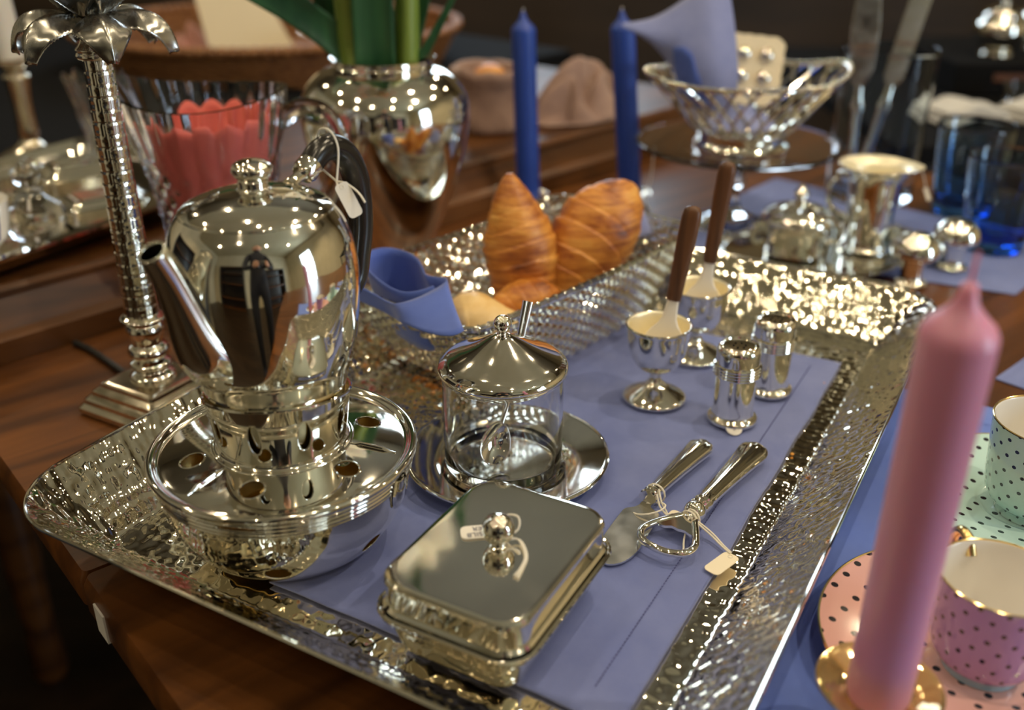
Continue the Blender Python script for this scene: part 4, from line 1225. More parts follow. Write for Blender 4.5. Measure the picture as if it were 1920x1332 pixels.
# ---------------------------------------------------------------- candles
def candle(name, label, p0, p1, r, m, group=None, tip=.022):
    r_nub = m is M['wax_pink']
    p0, p1 = Vector(p0), Vector(p1)
    root = thing(name, label, 'candle', p0, 0, group)
    ax = (p1 - p0).normalized(); L_ = (p1 - p0).length
    X_ = ax.orthogonal().normalized(); Mx = Matrix((X_, ax.cross(X_), ax)).transposed().to_4x4()
    pr_ = [(.0005, 0), (r * .96, 0), (r, .003)] + [(r * (1 + .004 * math.sin(k)), .003 + (L_ - tip - .005) * k / 8) for k in range(1, 9)] + [(r * .985, L_ - tip + .001), (r * .86, L_ - tip + .0045), (r * .58, L_ - tip + .0085), (r * .34, L_ - tip + .0125), (r * .24, L_ - tip + .017), (r * (.2 if r_nub else .13), L_ - tip + .0205), (.0004, L_ - tip + .0215)]
    MB().add(lathe(pr_, 40), Mx).build('wax', m, root, sharp=60)
    MB().add(tube([(0, 0, L_ - tip + .018), (.0003, 0, L_ - .001), (.001, 0, L_ + .003)], .0008, 6), Mx).build('wick', M['wick'] if m is not M['wax_pink'] else M['wax_pink'], root)
    return root


def holder(name, label, x, y, top, r, m, z0=.0004, stem=True, group=None):
    root = thing(name, label, 'candle holder', (x, y, z0), 0, group)
    h = top
    pr_ = [(.0005, 0), (r * .92, 0), (r * .95, .002), (r * .6, .006), (r * .3, h * .35), (r * .42, h * .5), (r * .28, h * .62), (r * .55, h * .80), (r * .93, h * .95), (r * 1.0, h * .99), (r * 1.02, h), (r * .97, h), (r * .7, h - .004), (r * .55, h - .007), (.0005, h - .007)]
    V, Fc = lathe(pr_[:2] + smooth_prof(pr_[1:-2], .0012)[1:] + pr_[-2:], 48)
    mesh('cup', V, Fc, m, root, sharp=50)
    return root


holder('candle_holder', 'small silver holder under the left blue candle', .0210, 1.2000, .022, .024, M['silver_old'])
candle('blue_candle', 'blue dinner candle standing behind the croissants, left of two', (.0205, 1.2000, .0165), (.0125, 1.2030, .2390), .0142, M['wax_blue'], 'pair of blue candles')
holder('candle_holder', 'small silver holder under the right blue candle', .1490, 1.2080, .022, .024, M['silver_old'])
candle('blue_candle', 'blue dinner candle leaning left in front of the cake stand, right of two', (.1480, 1.2080, .0165), (.1265, 1.2060, .2400), .0142, M['wax_blue'], 'pair of blue candles')
M['amber_glass'] = mat('amber_glass', (.95, .72, .36), .05, .35, IOR=1.46, Transmission_Weight=.8)
holder('candle_holder', 'gilded glass candle holder under the pink candle', .1690, .3450, .0470, .0280, M['amber_glass'], .0012)
candle('pink_candle', 'tall pink candle close to the camera at the right', (.1690, .3450, .0420), (.1650, .3330, .2600), .0142, M['wax_pink'], None, .030)

# ---------------------------------------------------------------- polka dot cups and saucers
M['dot_pink'] = dotted('pink_dotted_glaze', (.76, .43, .40), .03, 1, True, .0135)
M['dot_mauve'] = dotted('mauve_dotted_glaze', (.44, .26, .54), .030, 15)
M['dot_mint'] = dotted('mint_dotted_glaze', (.48, .70, .64), .030, 17)
M['dot_mint_s'] = dotted('mint_saucer_glaze', (.52, .72, .70), .03, 1, True, .0125)
M['pale_blue'] = mat('pale_blue_glaze', (.35, .58, .74), .12, 0, Coat_Weight=.5)
def dotted_saucer(x, y, m, label, r=.086):
    root = thing('saucer', label, 'saucer', (x, y, .0022), 0, 'polka dot saucers')
    k = r / .086
    pr_ = [(.0005, .003), (.030 * k, .003), (.036 * k, .0045), (.060 * k, .0085), (.080 * k, .0120), (.0855 * k, .0130), (.086 * k, .0136), (.0853 * k, .0142), (.080 * k, .0136), (.060 * k, .0102), (.038 * k, .0062), (.032 * k, .0048), (.0005, .0048)]
    V, Fc = lathe(smooth_prof(pr_, .0016), 120); mesh('dish', V, Fc, m, root, sharp=60)
    V, Fc = lathe([(.026 * k, 0), (.029 * k, 0), (.029 * k, .0035), (.026 * k, .0035)], 48); mesh('foot_ring', V, Fc, M['porcelain'], root)
    V, Fc = tube([(.0861 * k * math.cos(q), .0861 * k * math.sin(q), .0137) for q in np.linspace(0, 2 * PI, 120, False)], .0008, 6, True); mesh('gilt_rim', V, Fc, M['gold'], root)
    return root
def dotted_cup(x, y, m, footm, label, ha, k=1.0):
    root = thing('tea_cup', label, 'cup', (x, y, .0074), 0, 'polka dot tea cups')
    o_ = [(.0195, .0), (.0200, .0045), (.0215, .006), (.0240, .008), (.0268, .013), (.0283, .022), (.0294, .035), (.0304, .048), (.0312, .0580)]
    V, Fc = lathe([(r * k, z * k) for r, z in smooth_prof(o_[3:], .0015)], 96); mesh('outside', V, Fc, m, root, sharp=None)
    V, Fc = lathe([(r * k, z * k) for r, z in [(.0005, .0005), (.0195, .0)] + smooth_prof(o_[1:4], .0008)], 72); mesh('foot', V, Fc, footm, root, sharp=60)
    i_ = [(.0312, .0580), (.0306, .0585), (.0300, .0575), (.0290, .046), (.0278, .034), (.0266, .022), (.0240, .0135), (.0180, .0100), (.0005, .0095)]
    V, Fc = lathe([(r * k, z * k) for r, z in smooth_prof(i_, .0012)], 96); mesh('inside', V, Fc, M['porcelain'], root, sharp=None)
    V, Fc = tube([(.0308 * k * math.cos(q), .0308 * k * math.sin(q), .0583 * k) for q in np.linspace(0, 2 * PI, 96, False)], .0006 * k, 6, True); mesh('gilt_rim', V, Fc, M['gold'], root)
    c, s__ = math.cos(ha), math.sin(ha)
    hp_ = [(.0285, .049), (.034, .056), (.042, .056), (.0475, .048), (.0460, .036), (.039, .026), (.0275, .020)]
    V, Fc = tube(resample([(r * k * c, r * k * s__, z * k) for r, z in hp_], .0015), .0028 * k, 12); mesh('handle', V, Fc, M['gold'], root)
    return root
dotted_saucer(.2520, .4080, M['dot_pink'], 'pink polka dot saucer under the mauve cup')
dotted_cup(.2470, .4010, M['dot_mauve'], M['pale_blue'], 'mauve polka dot tea cup with gilt rim, nearer the camera', rad(95))
dotted_saucer(.3420, .5480, M['dot_mint_s'], 'mint polka dot saucer under the mint cup', .078)
dotted_cup(.3400, .5420, M['dot_mint'], M['dot_mint'], 'mint green polka dot tea cup behind the mauve one', rad(20), 1.14)

# ---------------------------------------------------------------- cloths on the table
def quad_cloth(A, B, C_, D, label, z, m, seed):
    A, B, C_, D = [np.array(p) for p in (A, B, C_, D)]
    c0 = (A + B + C_ + D) / 4
    root = thing('table_mat', label, 'placemat', (c0[0], c0[1], 0), 0, 'blue mats on the table')
    def f_(s, t_):
        p = (A * (1 - s) + B * s) * (1 - t_) + (D * (1 - s) + C_ * s) * t_ - c0
        return (p[0], p[1], z + .0004 * (1 + mnoise.noise((p[0] * 22, p[1] * 22, seed))))
    V, Fc = grid(70, 50, f_)
    solid(mesh('cloth', V, Fc, m, root, sharp=None), .0008, 0)
    W_ = lambda s, t_: f_(s, t_)
    hm_ = MB()
    for t0, t1, s0, s1 in ((.0, .05, 0, 1), (.95, 1, 0, 1), (.05, .95, 0, .06), (.05, .95, .94, 1)):
        hm_.add(grid(50, 5, lambda s, t_: tuple(np.array(f_(s0 + (s1 - s0) * s, t0 + (t1 - t0) * t_)) + np.array([0, 0, .0007]))))
    hm_.build('hem', m, root)
    return root
quad_cloth((.15, 1.09), (.365, 1.345), (.635, 1.06), (.505, .925), 'blue linen mat under the cake stand and sugar bowl', .0006, M['linen'], 2)
M['linen_bright'] = linen('blue_linen', (.085, .15, .56), (.13, .21, .62))
quad_cloth((.056, .300), (.300, .735), (.470, .640), (.285, .150), 'bright blue linen mat under the polka dot cups', .0006, M['linen_bright'], 5)
quad_cloth((.405, .742), (.47, .80), (.56, .70), (.49, .645), 'corner of a blue mat at the right edge beyond the mint cup', .0006, M['linen'], 8)

# ---------------------------------------------------------------- cake stand with openwork basket
KX, KY = .2622, 1.1491
cs = thing('cake_stand', 'clear glass cake stand carrying the openwork silver basket', 'cake stand', (KX, KY, .0018), 0)
pr_ = [(.0005, 0), (.046, 0), (.048, .0015), (.046, .004), (.030, .010), (.014, .018), (.009, .030), (.0115, .045), (.0150, .052), (.0115, .059), (.009, .072), (.0120, .084), (.022, .0895), (.060, .091), (.110, .0945), (.117, .097), (.1185, .100), (.117, .1012), (.112, .0985), (.06, .0955), (.0005, .0955)]
V, Fc = lathe(pr_[:2] + smooth_prof(pr_[1:-1], .002)[1:] + pr_[-1:], 96); mesh('stand', V, Fc, M['glass'], cs, sharp=50)
fb = thing('openwork_basket', 'openwork silver lattice basket with beaded rim on the cake stand', 'basket', (.2660, 1.1480, .0982), rad(50))
V, Fc = lathe([(.052, .0), (.0545, .001), (.0530, .004), (.0500, .007), (.0505, .014), (.0530, .020)], 64); o = mesh('foot_ring', V, Fc, M['silver'], fb); solid(o, .0012, -1)
V, Fc = lathe([(.0005, .0185), (.050, .0185), (.053, .0200)], 48); mesh('bottom', V, Fc, M['silver'], fb)
def bask(a_, f_):
    """point of the lattice wall: round foot below, rounded square rim above"""
    c, s__ = math.cos(a_), math.sin(a_)
    sq = 1 / (abs(c) ** 3.2 + abs(s__) ** 3.2) ** (1 / 3.2)
    r0 = .052; r1 = .100 * sq
    g = f_ ** .75
    r = r0 + (r1 - r0) * (g * .75 + .25 * f_ ** 2.2)
    corner = (sq - 1) / .24
    return Vector((r * c * 1.06, r * s__, .020 + f_ * (.058 + .014 * max(0, corner) * (1 + .4 * c))))
NK = 28
for fam in (1, -1):
    for k in range(NK):
        a0 = 2 * PI * k / NK
        pts = [bask(a0 + fam * f_ * .42, f_) + Vector((0, 0, 0)) for f_ in np.linspace(0, 1, 11)]
        off = .0009 * fam
        pts = [p + Vector((p.x, p.y, 0)).normalized() * off for p in pts]
        V, Fc = tube(pts, .0021, 6, flat=(1, .7)); mesh('strap', V, Fc, M['silver'], fb)
bd_ = MB()
for i in range(150):
    p = bask(2 * PI * i / 150, 1.0)
    bd_.add(ball(.0024, 8, 6, 1, (p.x, p.y, p.z + .0012)))
tag(bd_.build('beaded_rim', M['silver'], fb), kind='stuff')
V, Fc = tube([bask(q, .985) for q in np.linspace(0, 2 * PI, 120, False)], .0019, 6, True); mesh('rim', V, Fc, M['silver'], fb)

nb = thing('napkin', 'blue napkin with a pointed end sticking up from the openwork basket', 'napkin', (.203, 1.1745, .153), 0, 'blue napkins in the baskets')
def fold_sheet(rows, name, m, root, th=.0012, nsub=24):
    R_ = [resample(r, .006) for r in rows]
    n_ = 40
    def even(r):
        d = np.r_[0, np.cumsum([np.linalg.norm(r[i + 1] - r[i]) for i in range(len(r) - 1)])]
        t = np.linspace(0, d[-1], n_)
        return [np.array([np.interp(q, d, [p[c] for p in r]) for c in range(3)]) for q in t]
    R_ = [even(r) for r in R_]
    V = [tuple(p) for r in zip(*[resample([R_[j][i] for j in range(len(R_))], .008) if False else [R_[j][i] for j in range(len(R_))] for i in range(n_)]) for p in r]
    m_ = len(R_)
    Fc = [(j * n_ + i, j * n_ + i + 1, (j + 1) * n_ + i + 1, (j + 1) * n_ + i) for j in range(m_ - 1) for i in range(n_ - 1)]
    o = mesh(name, V, Fc, m, root, sharp=None)
    sub = o.modifiers.new('smooth', 'SUBSURF'); sub.levels = 2; sub.render_levels = 2
    return solid(o, th, 0)
fold_sheet([[(-0.0850, -.05, .082), (-0.0500, -.045, .088), (-0.0192, -.040, .105), (0.0060, -.035, .125), (0.0276, -.03, .135)],
            [(-0.0820, -.055, .078), (-0.0480, -.062, .072), (-0.0170, -.068, .075), (0.0118, -.070, .085), (0.0362, -.055, .085)],
            [(-0.0600, -.05, .070), (-0.0300, -.060, .050), (-0.0142, -.075, .045), (0.0132, -.082, .045), (0.0420, -.068, .042)],
            [(-0.0300, -.045, .045), (-0.0214, -.050, .030), (-0.0084, -.070, .022), (0.0161, -.078, .015), (0.0449, -.066, .010)],
            [(-0.0170, -.040, .020), (-0.0127, -.045, .010), (-0.0041, -.060, .000), (0.0161, -.064, -.008), (0.0391, -.052, -.012)]], 'cloth', M['napkin_grey'], nb)
fold_sheet([[(-0.0300, -.066, .060), (-0.0199, -.074, .062), (-0.0113, -.078, .056), (-0.0055, -.076, .040)],
            [(-0.0242, -.060, .030), (-0.0170, -.070, .028), (-0.0055, -.078, .024), (0.0060, -.080, .016)],
            [(-0.0156, -.050, .004), (-0.0084, -.056, .000), (0.0017, -.066, -.004), (0.0161, -.068, -.010)]], 'fold', M['napkin'], nb)
crumple(.262, 1.146, .1205, .040, .038, .022, rad(20), 7.7, M['napkin_grey'], 'napkin', 'lilac blue napkin lying in the bottom of the openwork basket', 'napkin', 'blue napkins in the baskets', 3, 40, 30)

cd_ = thing('display_card', 'cream scalloped card of small silver pieces leaning in the openwork basket', 'card', (.268, 1.190, .176), rad(-6))
Rx = Matrix.Rotation(rad(-22), 4, 'X') @ Matrix.Rotation(rad(5), 4, 'Y')
outl = []
for i in range(160):
    a_ = 2 * PI * i / 160
    c, s__ = math.cos(a_), math.sin(a_)
    k = 1 / (abs(c) ** 8 + abs(s__) ** 8) ** .125
    outl.append((.046 * c * k * (1 + .012 * math.sin(a_ * 22)), .0, .040 * s__ * k * (1 + .012 * math.sin(a_ * 22))))
V, Fc = loft([[(x, y, z) for x, _, z in outl] for y in (-.0012, .0012)])
MB().add((V, Fc), Rx).build('card', M['cream'], cd_, smooth=False)
for i in range(3):
    for j in range(2):
        MB().add(ball(.0085, 16, 10, .55, (0, 0, 0)), Rx @ Matrix.Translation((-.026 + .026 * i, -.004, .018 - .026 * j)) @ Matrix.Rotation(rad(90), 4, 'X')).build('silver_stud', M['silver'], cd_)

# ---------------------------------------------------------------- glass vase with cake servers, tumblers
gv = thing('glass_vase', 'tall clear cylinder vase holding two cake servers', 'vase', (.4640, 1.2600, .0022), 0)
pr_ = [(.0005, 0), (.050, 0), (.053, .003), (.0545, .02), (.0560, .10), (.0575, .186), (.0565, .1875), (.0552, .186), (.0535, .10), (.0520, .022), (.049, .012), (.0005, .011)]
V, Fc = lathe(dense(pr_, .006), 96); mesh('glass_body', V, Fc, M['vase_glass'], gv, sharp=40)
def server(x0, z0, x1, z1, y, w, label, kind):
    root = thing('cake_server', label, 'cake server', (x0, y, z0), 0, 'cake servers in the glass vase')
    ax = Vector((x1 - x0, .012, z1 - z0)); L_ = ax.length; ax.normalize()
    N = Vector((0, -1, 0)); N = (N - ax * N.dot(ax)).normalized(); S = ax.cross(N)
    Mx = Matrix((S, N, ax)).transposed().to_4x4()
    hl = .125
    ring = [rrect(w_, t_, t_ * .9, 4, z) for z, w_, t_ in ((0, .004, .003), (.008, .0085, .005), (.03, .0070, .0045), (.06, .0052, .004), (.09, .0060, .0042), (.10, .0085, .005), (.110, .0055, .004), (hl, .0045, .003))]
    MB().add(loft(ring), Mx).build('handle', M['silver'], root, sharp=60)
    if kind == 'wide':
        bl = [(hl - .003, .004), (hl + .02, .0155), (hl + .07, .0175), (hl + .14, .012), (hl + .17, .003)]
    else:
        bl = [(hl - .003, .0045), (hl + .01, .0125), (hl + .10, .0135), (hl + .18, .0130), (hl + .215, .004)]
    MB().add(loft([rrect(w_, .0011, .0009, 2, z) for z, w_ in bl]), Mx).build('blade', M['steel'], root, smooth=False)
    return root
server(.4340, .0180, .4270, .30, 1.252, 0, 'wide bladed cake server, left of two in the glass vase', 'wide')
server(.4520, .0180, .5180, .34, 1.272, 0, 'long bladed cake knife leaning right in the glass vase', 'long')
def tumbler(x, y, label, k=1.0):
    root = thing('tumbler', label, 'tumbler', (x, y, .0022), 0, 'blue glass tumblers')
    pr_ = [(.0005, 0), (.030, 0), (.0325, .003), (.0345, .02), (.0385, .06), (.0425, .104), (.0418, .1055), (.0408, .104), (.0368, .06), (.0325, .024), (.029, .014), (.0005, .012)]
    V, Fc = lathe([(r * k, z * k) for r, z in dense(pr_, .005)], 80); mesh('glass_body', V, Fc, M['blue_glass'], root, sharp=40)
tumbler(.5560, 1.1880, 'blue glass tumbler farther back, beside the glass vase', 1.05)
tumbler(.5400, 1.0620, 'blue glass tumbler nearer the camera behind the mushroom shakers')

# ---------------------------------------------------------------- sugar bowl and creamer on their tray, mushroom shakers
ot = thing('sugar_tray', 'small silver tray with reeded edge under sugar bowl and creamer', 'tray', (.3500, 1.0420, .0024), rad(32))
V, Fc = loft([rrect(a_, b_, r, 10, z) for a_, b_, r, z in ((.090, .055, .03, 0), (.098, .063, .035, .0005), (.106, .071, .04, .0035), (.118, .083, .048, .0075), (.120, .085, .05, .0085), (.118, .083, .048, .0095), (.106, .071, .04, .0055), (.097, .062, .035, .0022), (.090, .055, .03, .0018))])
mesh('tray_sheet', V, Fc, M['silver'], ot, sharp=60)
for off, z in ((.0, .0092), (.0035, .0082), (.0070, .0070)):
    V, Fc = tube(rrect(.119 - off, .084 - off, .049 - off, 14, z), .0014, 6, True); mesh('reeded_edge', V, Fc, M['silver'], ot)
sb_ = thing('sugar_bowl', 'lidded silver sugar bowl with side handles on the small tray', 'sugar bowl', (.3110, 1.0360, .0050), 0)
pr_ = [(.0005, 0), (.030, 0), (.034, .002), (.033, .005), (.0335, .010), (.0345, .030), (.0385, .036), (.0430, .039), (.0440, .0415), (.041, .043)]
V, Fc = lathe(pr_[:2] + smooth_prof(pr_[1:], .0015)[1:], 64); mesh('body', V, Fc, M['silver'], sb_, sharp=50)
V, Fc = lathe(smooth_prof([(.0425, .0425), (.0420, .0445), (.0380, .0500), (.0300, .0545), (.0200, .0580), (.0100, .0615), (.0055, .0650), (.0048, .0680)], .0012), 64); l_ = mesh('lid', V, Fc, M['silver'], sb_, sharp=60)
V, Fc = lathe(smooth_prof([(.0046, .0675), (.0090, .0690), (.0080, .0730), (.0045, .0780), (.0015, .0815), (.0003, .0820)], .001), 24); mesh('finial', V, Fc, M['silver'], l_)
sb_.scale = (.93, .93, .95)
for sx in (-1, 1):
    V, Fc = tube(resample([(sx * .034, 0, .034), (sx * .046, 0, .036), (sx * .053, 0, .026), (sx * .048, 0, .014), (sx * .038, 0, .016)], .002), .0032, 10); mesh('handle', V, Fc, M['silver'], sb_)
cr = thing('creamer', 'tall silver creamer with wide gilt mouth on the small tray', 'creamer', (.3930, 1.0500, .0050), rad(-45))
pr_ = [(.0005, 0), (.028, 0), (.030, .002), (.0285, .005), (.026, .010), (.0265, .03), (.0280, .06), (.0295, .082), (.0330, .092), (.0400, .0965), (.0425, .0980)]
V, Fc = lathe(pr_[:2] + smooth_prof(pr_[1:], .0015)[1:], 64)
V = [(x + (.010 * max(0, x / .0425) ** 3 if z > .085 else 0), y, z + (.004 * max(0, x / .0425) ** 3 if z > .085 else 0)) for x, y, z in V]
o = mesh('body', V, Fc, [M['silver'], M['gilt_soft']], cr, sharp=60); solid(o, .0012, -1, 1, 0)
V, Fc = tube(resample([(-.028, .0, .078), (-.044, 0, .080), (-.055, 0, .062), (-.050, 0, .040), (-.027, 0, .030)], .002), .0032, 10); mesh('handle', V, Fc, M['silver'], cr)
cr.scale = (.95, .95, .97)
price_tag('price_tag', 'tiny cream tag hanging from the silver creamer', [(.4375, 1.030, .080), (.4440, 1.029, .066), (.4480, 1.0295, .068), (.4415, 1.0305, .082)], [[(.4270, 1.022, .1045), (.4330, 1.025, .096), (.4395, 1.0298, .083)]], M['paper_cream'])
def mushroom(x, y, label):
    root = thing('mushroom_shaker', label, 'shaker', (x, y, .0026), 0, 'pair of mushroom shaped silver shakers')
    V, Fc = lathe([(.0005, 0)] + smooth_prof([(.0165, 0), (.0172, .0015), (.0150, .0040), (.0120, .0060), (.0112, .012), (.0122, .022), (.0140, .028)], .0012), 40); mesh('stem', V, Fc, M['silver'], root, sharp=60)
    V, Fc = lathe([(.0135, .0275)] + smooth_prof([(.0205, .0285), (.0238, .0320), (.0235, .0385), (.0205, .0455), (.0150, .0510), (.0080, .0542), (.0005, .0552)], .0012), 48); mesh('cap', V, Fc, M['silver'], root, sharp=60)
mushroom(.4093, .9539, 'mushroom shaped silver shaker nearer the tray, left of two')
mushroom(.4690, .9990, 'mushroom shaped silver shaker beside the blue tumbler, right of two')

# ---------------------------------------------------------------- things on the riser
lt_ = thing('serving_tray', 'long silver serving tray on the riser at the left', 'tray', (-.5150, .9800, LH + .0004), rad(61))
V, Fc = loft([rrect(a_, b_, .02, 6, z) for a_, b_, z in ((.190, .120, .004), (.200, .130, .004), (.212, .142, .010), (.218, .148, .0185), (.222, .152, .0200), (.222, .152, .0230), (.214, .144, .0240), (.205, .135, .012), (.198, .128, .0075))]); mesh('tray_sheet', V, Fc, M['silver'], lt_, sharp=50)
V, Fc = loft([rrect(a_, b_, .015, 4, z) for a_, b_, z in ((.15, .09, 0), (.15, .09, .0038))]); mesh('foot', V, Fc, M['silver_old'], lt_)
TT = LH + .0086
def casket(x, y, z, hx, hy, h, rz, label):
    root = thing('silver_casket', label, 'box', (x, y, z), rad(rz), 'silver caskets on the serving tray')
    V, Fc = loft([rrect(hx - d, hy - d, .006, 4, zz_) for d, zz_ in ((.003, 0), (0, .001), (.002, .006), (.002, h * .62))]); mesh('body', V, Fc, M['silver_old'], root, sharp=40)
    V, Fc = loft([rrect(hx - d, hy - d, .006, 4, zz_) for d, zz_ in ((-.001, h * .63), (-.001, h * .70), (.003, h * .76), (.006, h * .90), (.010, h * .97), (.014, h))]); mesh('lid', V, Fc, M['silver'], root, sharp=40)
    for k in range(4):
        yy = -hy * .5 + hy * k / 3
        V, Fc = tube([(-hx + .016, yy, h + .0002), (hx - .016, yy, h + .0002)], .0016, 6); mesh('lid_rib', V, Fc, M['silver'], root)
casket(-.4640, 1.0500, TT, .040, .026, .036, 38, 'ribbed silver casket at the back of the serving tray')
casket(-.4180, .9780, TT, .038, .030, .022, 40, 'low silver casket nearest the palm candlestick')
casket(-.5560, 1.0600, TT, .045, .028, .030, 38, 'silver casket at the far left of the serving tray')
gs = thing('glass_stopper_jar', 'round clear glass jar with stopper on the serving tray', 'jar', (-.4540, .9080, TT), 0)
V, Fc = lathe([(.0005, 0), (.018, 0), (.026, .006), (.030, .018), (.026, .032), (.014, .040), (.011, .044), (.014, .046), (.0005, .047)], 40); mesh('glass_body', V, Fc, M['glass'], gs, sharp=50)
MB().add(ball(.0135, 20, 12, .9, (0, 0, .0605))).build('stopper', M['glass'], gs)
wc = thing('porcelain_cup', 'white porcelain cup with a dark blue stripe on the serving tray', 'cup', (-.4960, .8700, TT), 0)
V, Fc = lathe(smooth_prof([(.020, .0), (.022, .003), (.030, .012), (.034, .028), (.036, .046)], .002) + [(.0345, .046), (.030, .018), (.0005, .010)], 48); mesh('bowl', V, Fc, M['porcelain'], wc, sharp=60)
M['cobalt'] = mat('cobalt', (.01, .03, .25), .15)
for a_ in (-20, 70, 160, 250):
    V, Fc = tube([((r + .0006) * math.cos(rad(a_)), (r + .0006) * math.sin(rad(a_)), z) for r, z in ((.0306, .0135), (.0322, .020), (.0340, .028), (.0352, .037), (.0358, .045))], .0016, 6); mesh('stripe', V, Fc, M['cobalt'], wc)
cv = thing('crystal_cruet', 'slim cut crystal vase behind the palm candlestick', 'vase', (-.4640, 1.1250, TT), 0)
seg = 60
rings = []
for r, z, o_ in [(.018, 0, 1), (.020, .01, 1), (.016, .03, 1), (.020, .06, 1), (.026, .09, 1), (.033, .112, 1), (.031, .112, 0), (.024, .09, 0), (.016, .06, 0), (.010, .02, 0)]:
    rings.append([((r + .0016 * o_ * math.cos(10 * 2 * PI * i / seg)) * math.cos(2 * PI * i / seg), (r + .0016 * o_ * math.cos(10 * 2 * PI * i / seg)) * math.sin(2 * PI * i / seg), z + (.004 * math.cos(10 * 2 * PI * i / seg) if z > .1 else 0)) for i in range(seg)])
V, Fc = loft(rings); mesh('glass_body', V, Fc, M['crystal'], cv, sharp=25)
ls = thing('tall_candlestick', 'tall tarnished silver candlestick at the far left with a white candle', 'candlestick', (-.6020, 1.2350, LH + .0004), 0)
pr_ = [(.0005, 0), (.036, 0), (.037, .004), (.030, .009), (.016, .016), (.0105, .024), (.0130, .032), (.0125, .07), (.0155, .098), (.0115, .103), (.0160, .110), (.026, .1155), (.027, .1175), (.016, .118), (.0135, .1195), (.0005, .1195)]
V, Fc = lathe(pr_[:2] + smooth_prof(pr_[1:-1], .0015)[1:] + pr_[-1:], 48); mesh('stick', V, Fc, M['silver_old'], ls, sharp=60)
candle('white_candle', 'white candle in the tall candlestick at the far left', (-.6020, 1.2350, LH + .1204), (-.6120, 1.2340, LH + .33), .0150, M['wax_white'])

bg = thing('linen_bag', 'mauve linen bread bag with rolled top on the riser', 'bag', (-.0300, 1.3820, LH + .0004), 0)
rings = []
for r, z in smooth_prof([(.034, .0), (.041, .004), (.043, .02), (.0425, .045), (.0440, .062), (.0475, .072), (.0485, .080), (.0455, .0865), (.0405, .0850), (.0375, .076), (.0365, .060), (.034, .03)], .004):
    rings.append([((r * 1.1 * (1 + .07 * mnoise.noise((math.cos(a_) * 1.8, math.sin(a_) * 1.8, z * 28)))) * math.cos(a_), r * (1 + .07 * mnoise.noise((math.cos(a_) * 1.8, math.sin(a_) * 1.8, z * 28))) * math.sin(a_), z + .006 * max(0, z - .04) / .04 * mnoise.noise((math.cos(a_) * 2, math.sin(a_) * 2, 5))) for a_ in np.linspace(0, 2 * PI, 72, False)])
V, Fc = loft(rings, True, True, True); mesh('cloth', V, Fc, M['mauve'], bg, sharp=None)
br2 = pastry('bread_roll', 'dark roll showing in the mouth of the mauve linen bag', [(-.052, 1.382, LH + .070), (-.045, 1.382, LH + .074), (-.030, 1.382, LH + .076), (-.015, 1.382, LH + .073), (-.008, 1.382, LH + .070)], [.004, .016, .022, .016, .004], M['croissant'], None, 4, .05, .6, 9, 'bread roll')
br2.pop('group', None)
crumple(.1000, 1.4600, LH + .0008, .098, .052, .066, rad(38), 2.2, M['mauve'], 'scarf', 'crumpled mauve linen scarf heaped on the riser behind the blue candles', 'scarf', None, 7.5, 90, 60, .42)

# ---------------------------------------------------------------- wicker basket on a black table behind
bt = thing('back_table', 'black table behind the riser carrying the wicker basket', 'table', (-.4430, .7640, 0), LB)
V, Fc = box(-.55, 1.35, .50, 1.75, .030, .056, .003); mesh('table_top', V, Fc, M['black'], bt)
for x in (-.45, 1.25):
    for y in (.60, 1.65):
        V, Fc = box(x - .03, x + .03, y - .03, y + .03, FL, .0295); mesh('leg', V, Fc, M['dark'], bt, smooth=False)
wb = thing('wicker_basket', 'large oval brown wicker basket at the back left', 'basket', (-.4550, 1.9600, .0565), 0)
WRX, WRY = .350, .330
def wpt(a_, f_, off=0): return ((WRX * (.90 + .10 * f_) + off) * math.cos(a_), (WRY * (.90 + .10 * f_) + off) * math.sin(a_), .004 + f_ * .062)
NW = 110
for r in range(9):
    f_ = .04 + r / 8 * .88
    V, Fc = tube([wpt(q, f_, .0028 * math.sin(q * NW / 2 + (r % 2) * PI)) for q in np.linspace(0, 2 * PI, NW * 3, False)], .0040, 6, True); mesh('strand', V, Fc, M['wicker'], wb)
for i in range(NW):
    V, Fc = tube([wpt(2 * PI * i / NW, f_) for f_ in (0, .5, 1)], .0026, 5); mesh('stake', V, Fc, M['wicker'], wb)
pts = [wpt(q, 1.03, .003 * math.cos(q * 130)) for q in np.linspace(0, 2 * PI, 780, False)]
V, Fc = tube(pts, [.0078 + .0012 * math.sin(i * 2 * PI / 6) for i in range(780)], 8, True); mesh('braided_rim', V, Fc, M['wicker'], wb)
V, Fc = lathe([(.001, .001), (1, .001), (1, .004), (.001, .004)], 80); mesh('bottom', [(x * WRX * .89, y * WRY * .89, z) for x, y, z in V], Fc, M['wicker'], wb)
ck = thing('cream_board', 'large cream card leaning in the wicker basket', 'card', (-.4300, 1.7800, .085), rad(8))
Rb = Matrix.Rotation(rad(-28), 4, 'X')
V, Fc = loft([[(-.085, y, -.012), (.035, y, -.012), (.062, y, .004), (.0, y, .13), (-.05, y, .20), (-.13, y, .20)] for y in (-.002, .002)])
MB().add((V, Fc), Rb).build('board', M['cream'], ck, smooth=False)
crumple(-.575, 1.840, .062, .050, .045, .075, 0, 4.4, M['pink_cloth'], 'pink_cloth', 'bundle of pink cloth at the left inside the wicker basket', 'cloth', None, 4, 40, 30)
crumple(-.300, 1.880, .062, .085, .06, .085, .5, 6.4, M['lilac_cloth'], 'lilac_cloth', 'bundle of lilac cloth at the right inside the wicker basket', 'cloth', None, 4, 50, 40)
sd_ = thing('small_dish', 'small pale dish at the rim of the wicker basket', 'dish', (-.300, 1.735, .1265), 0)
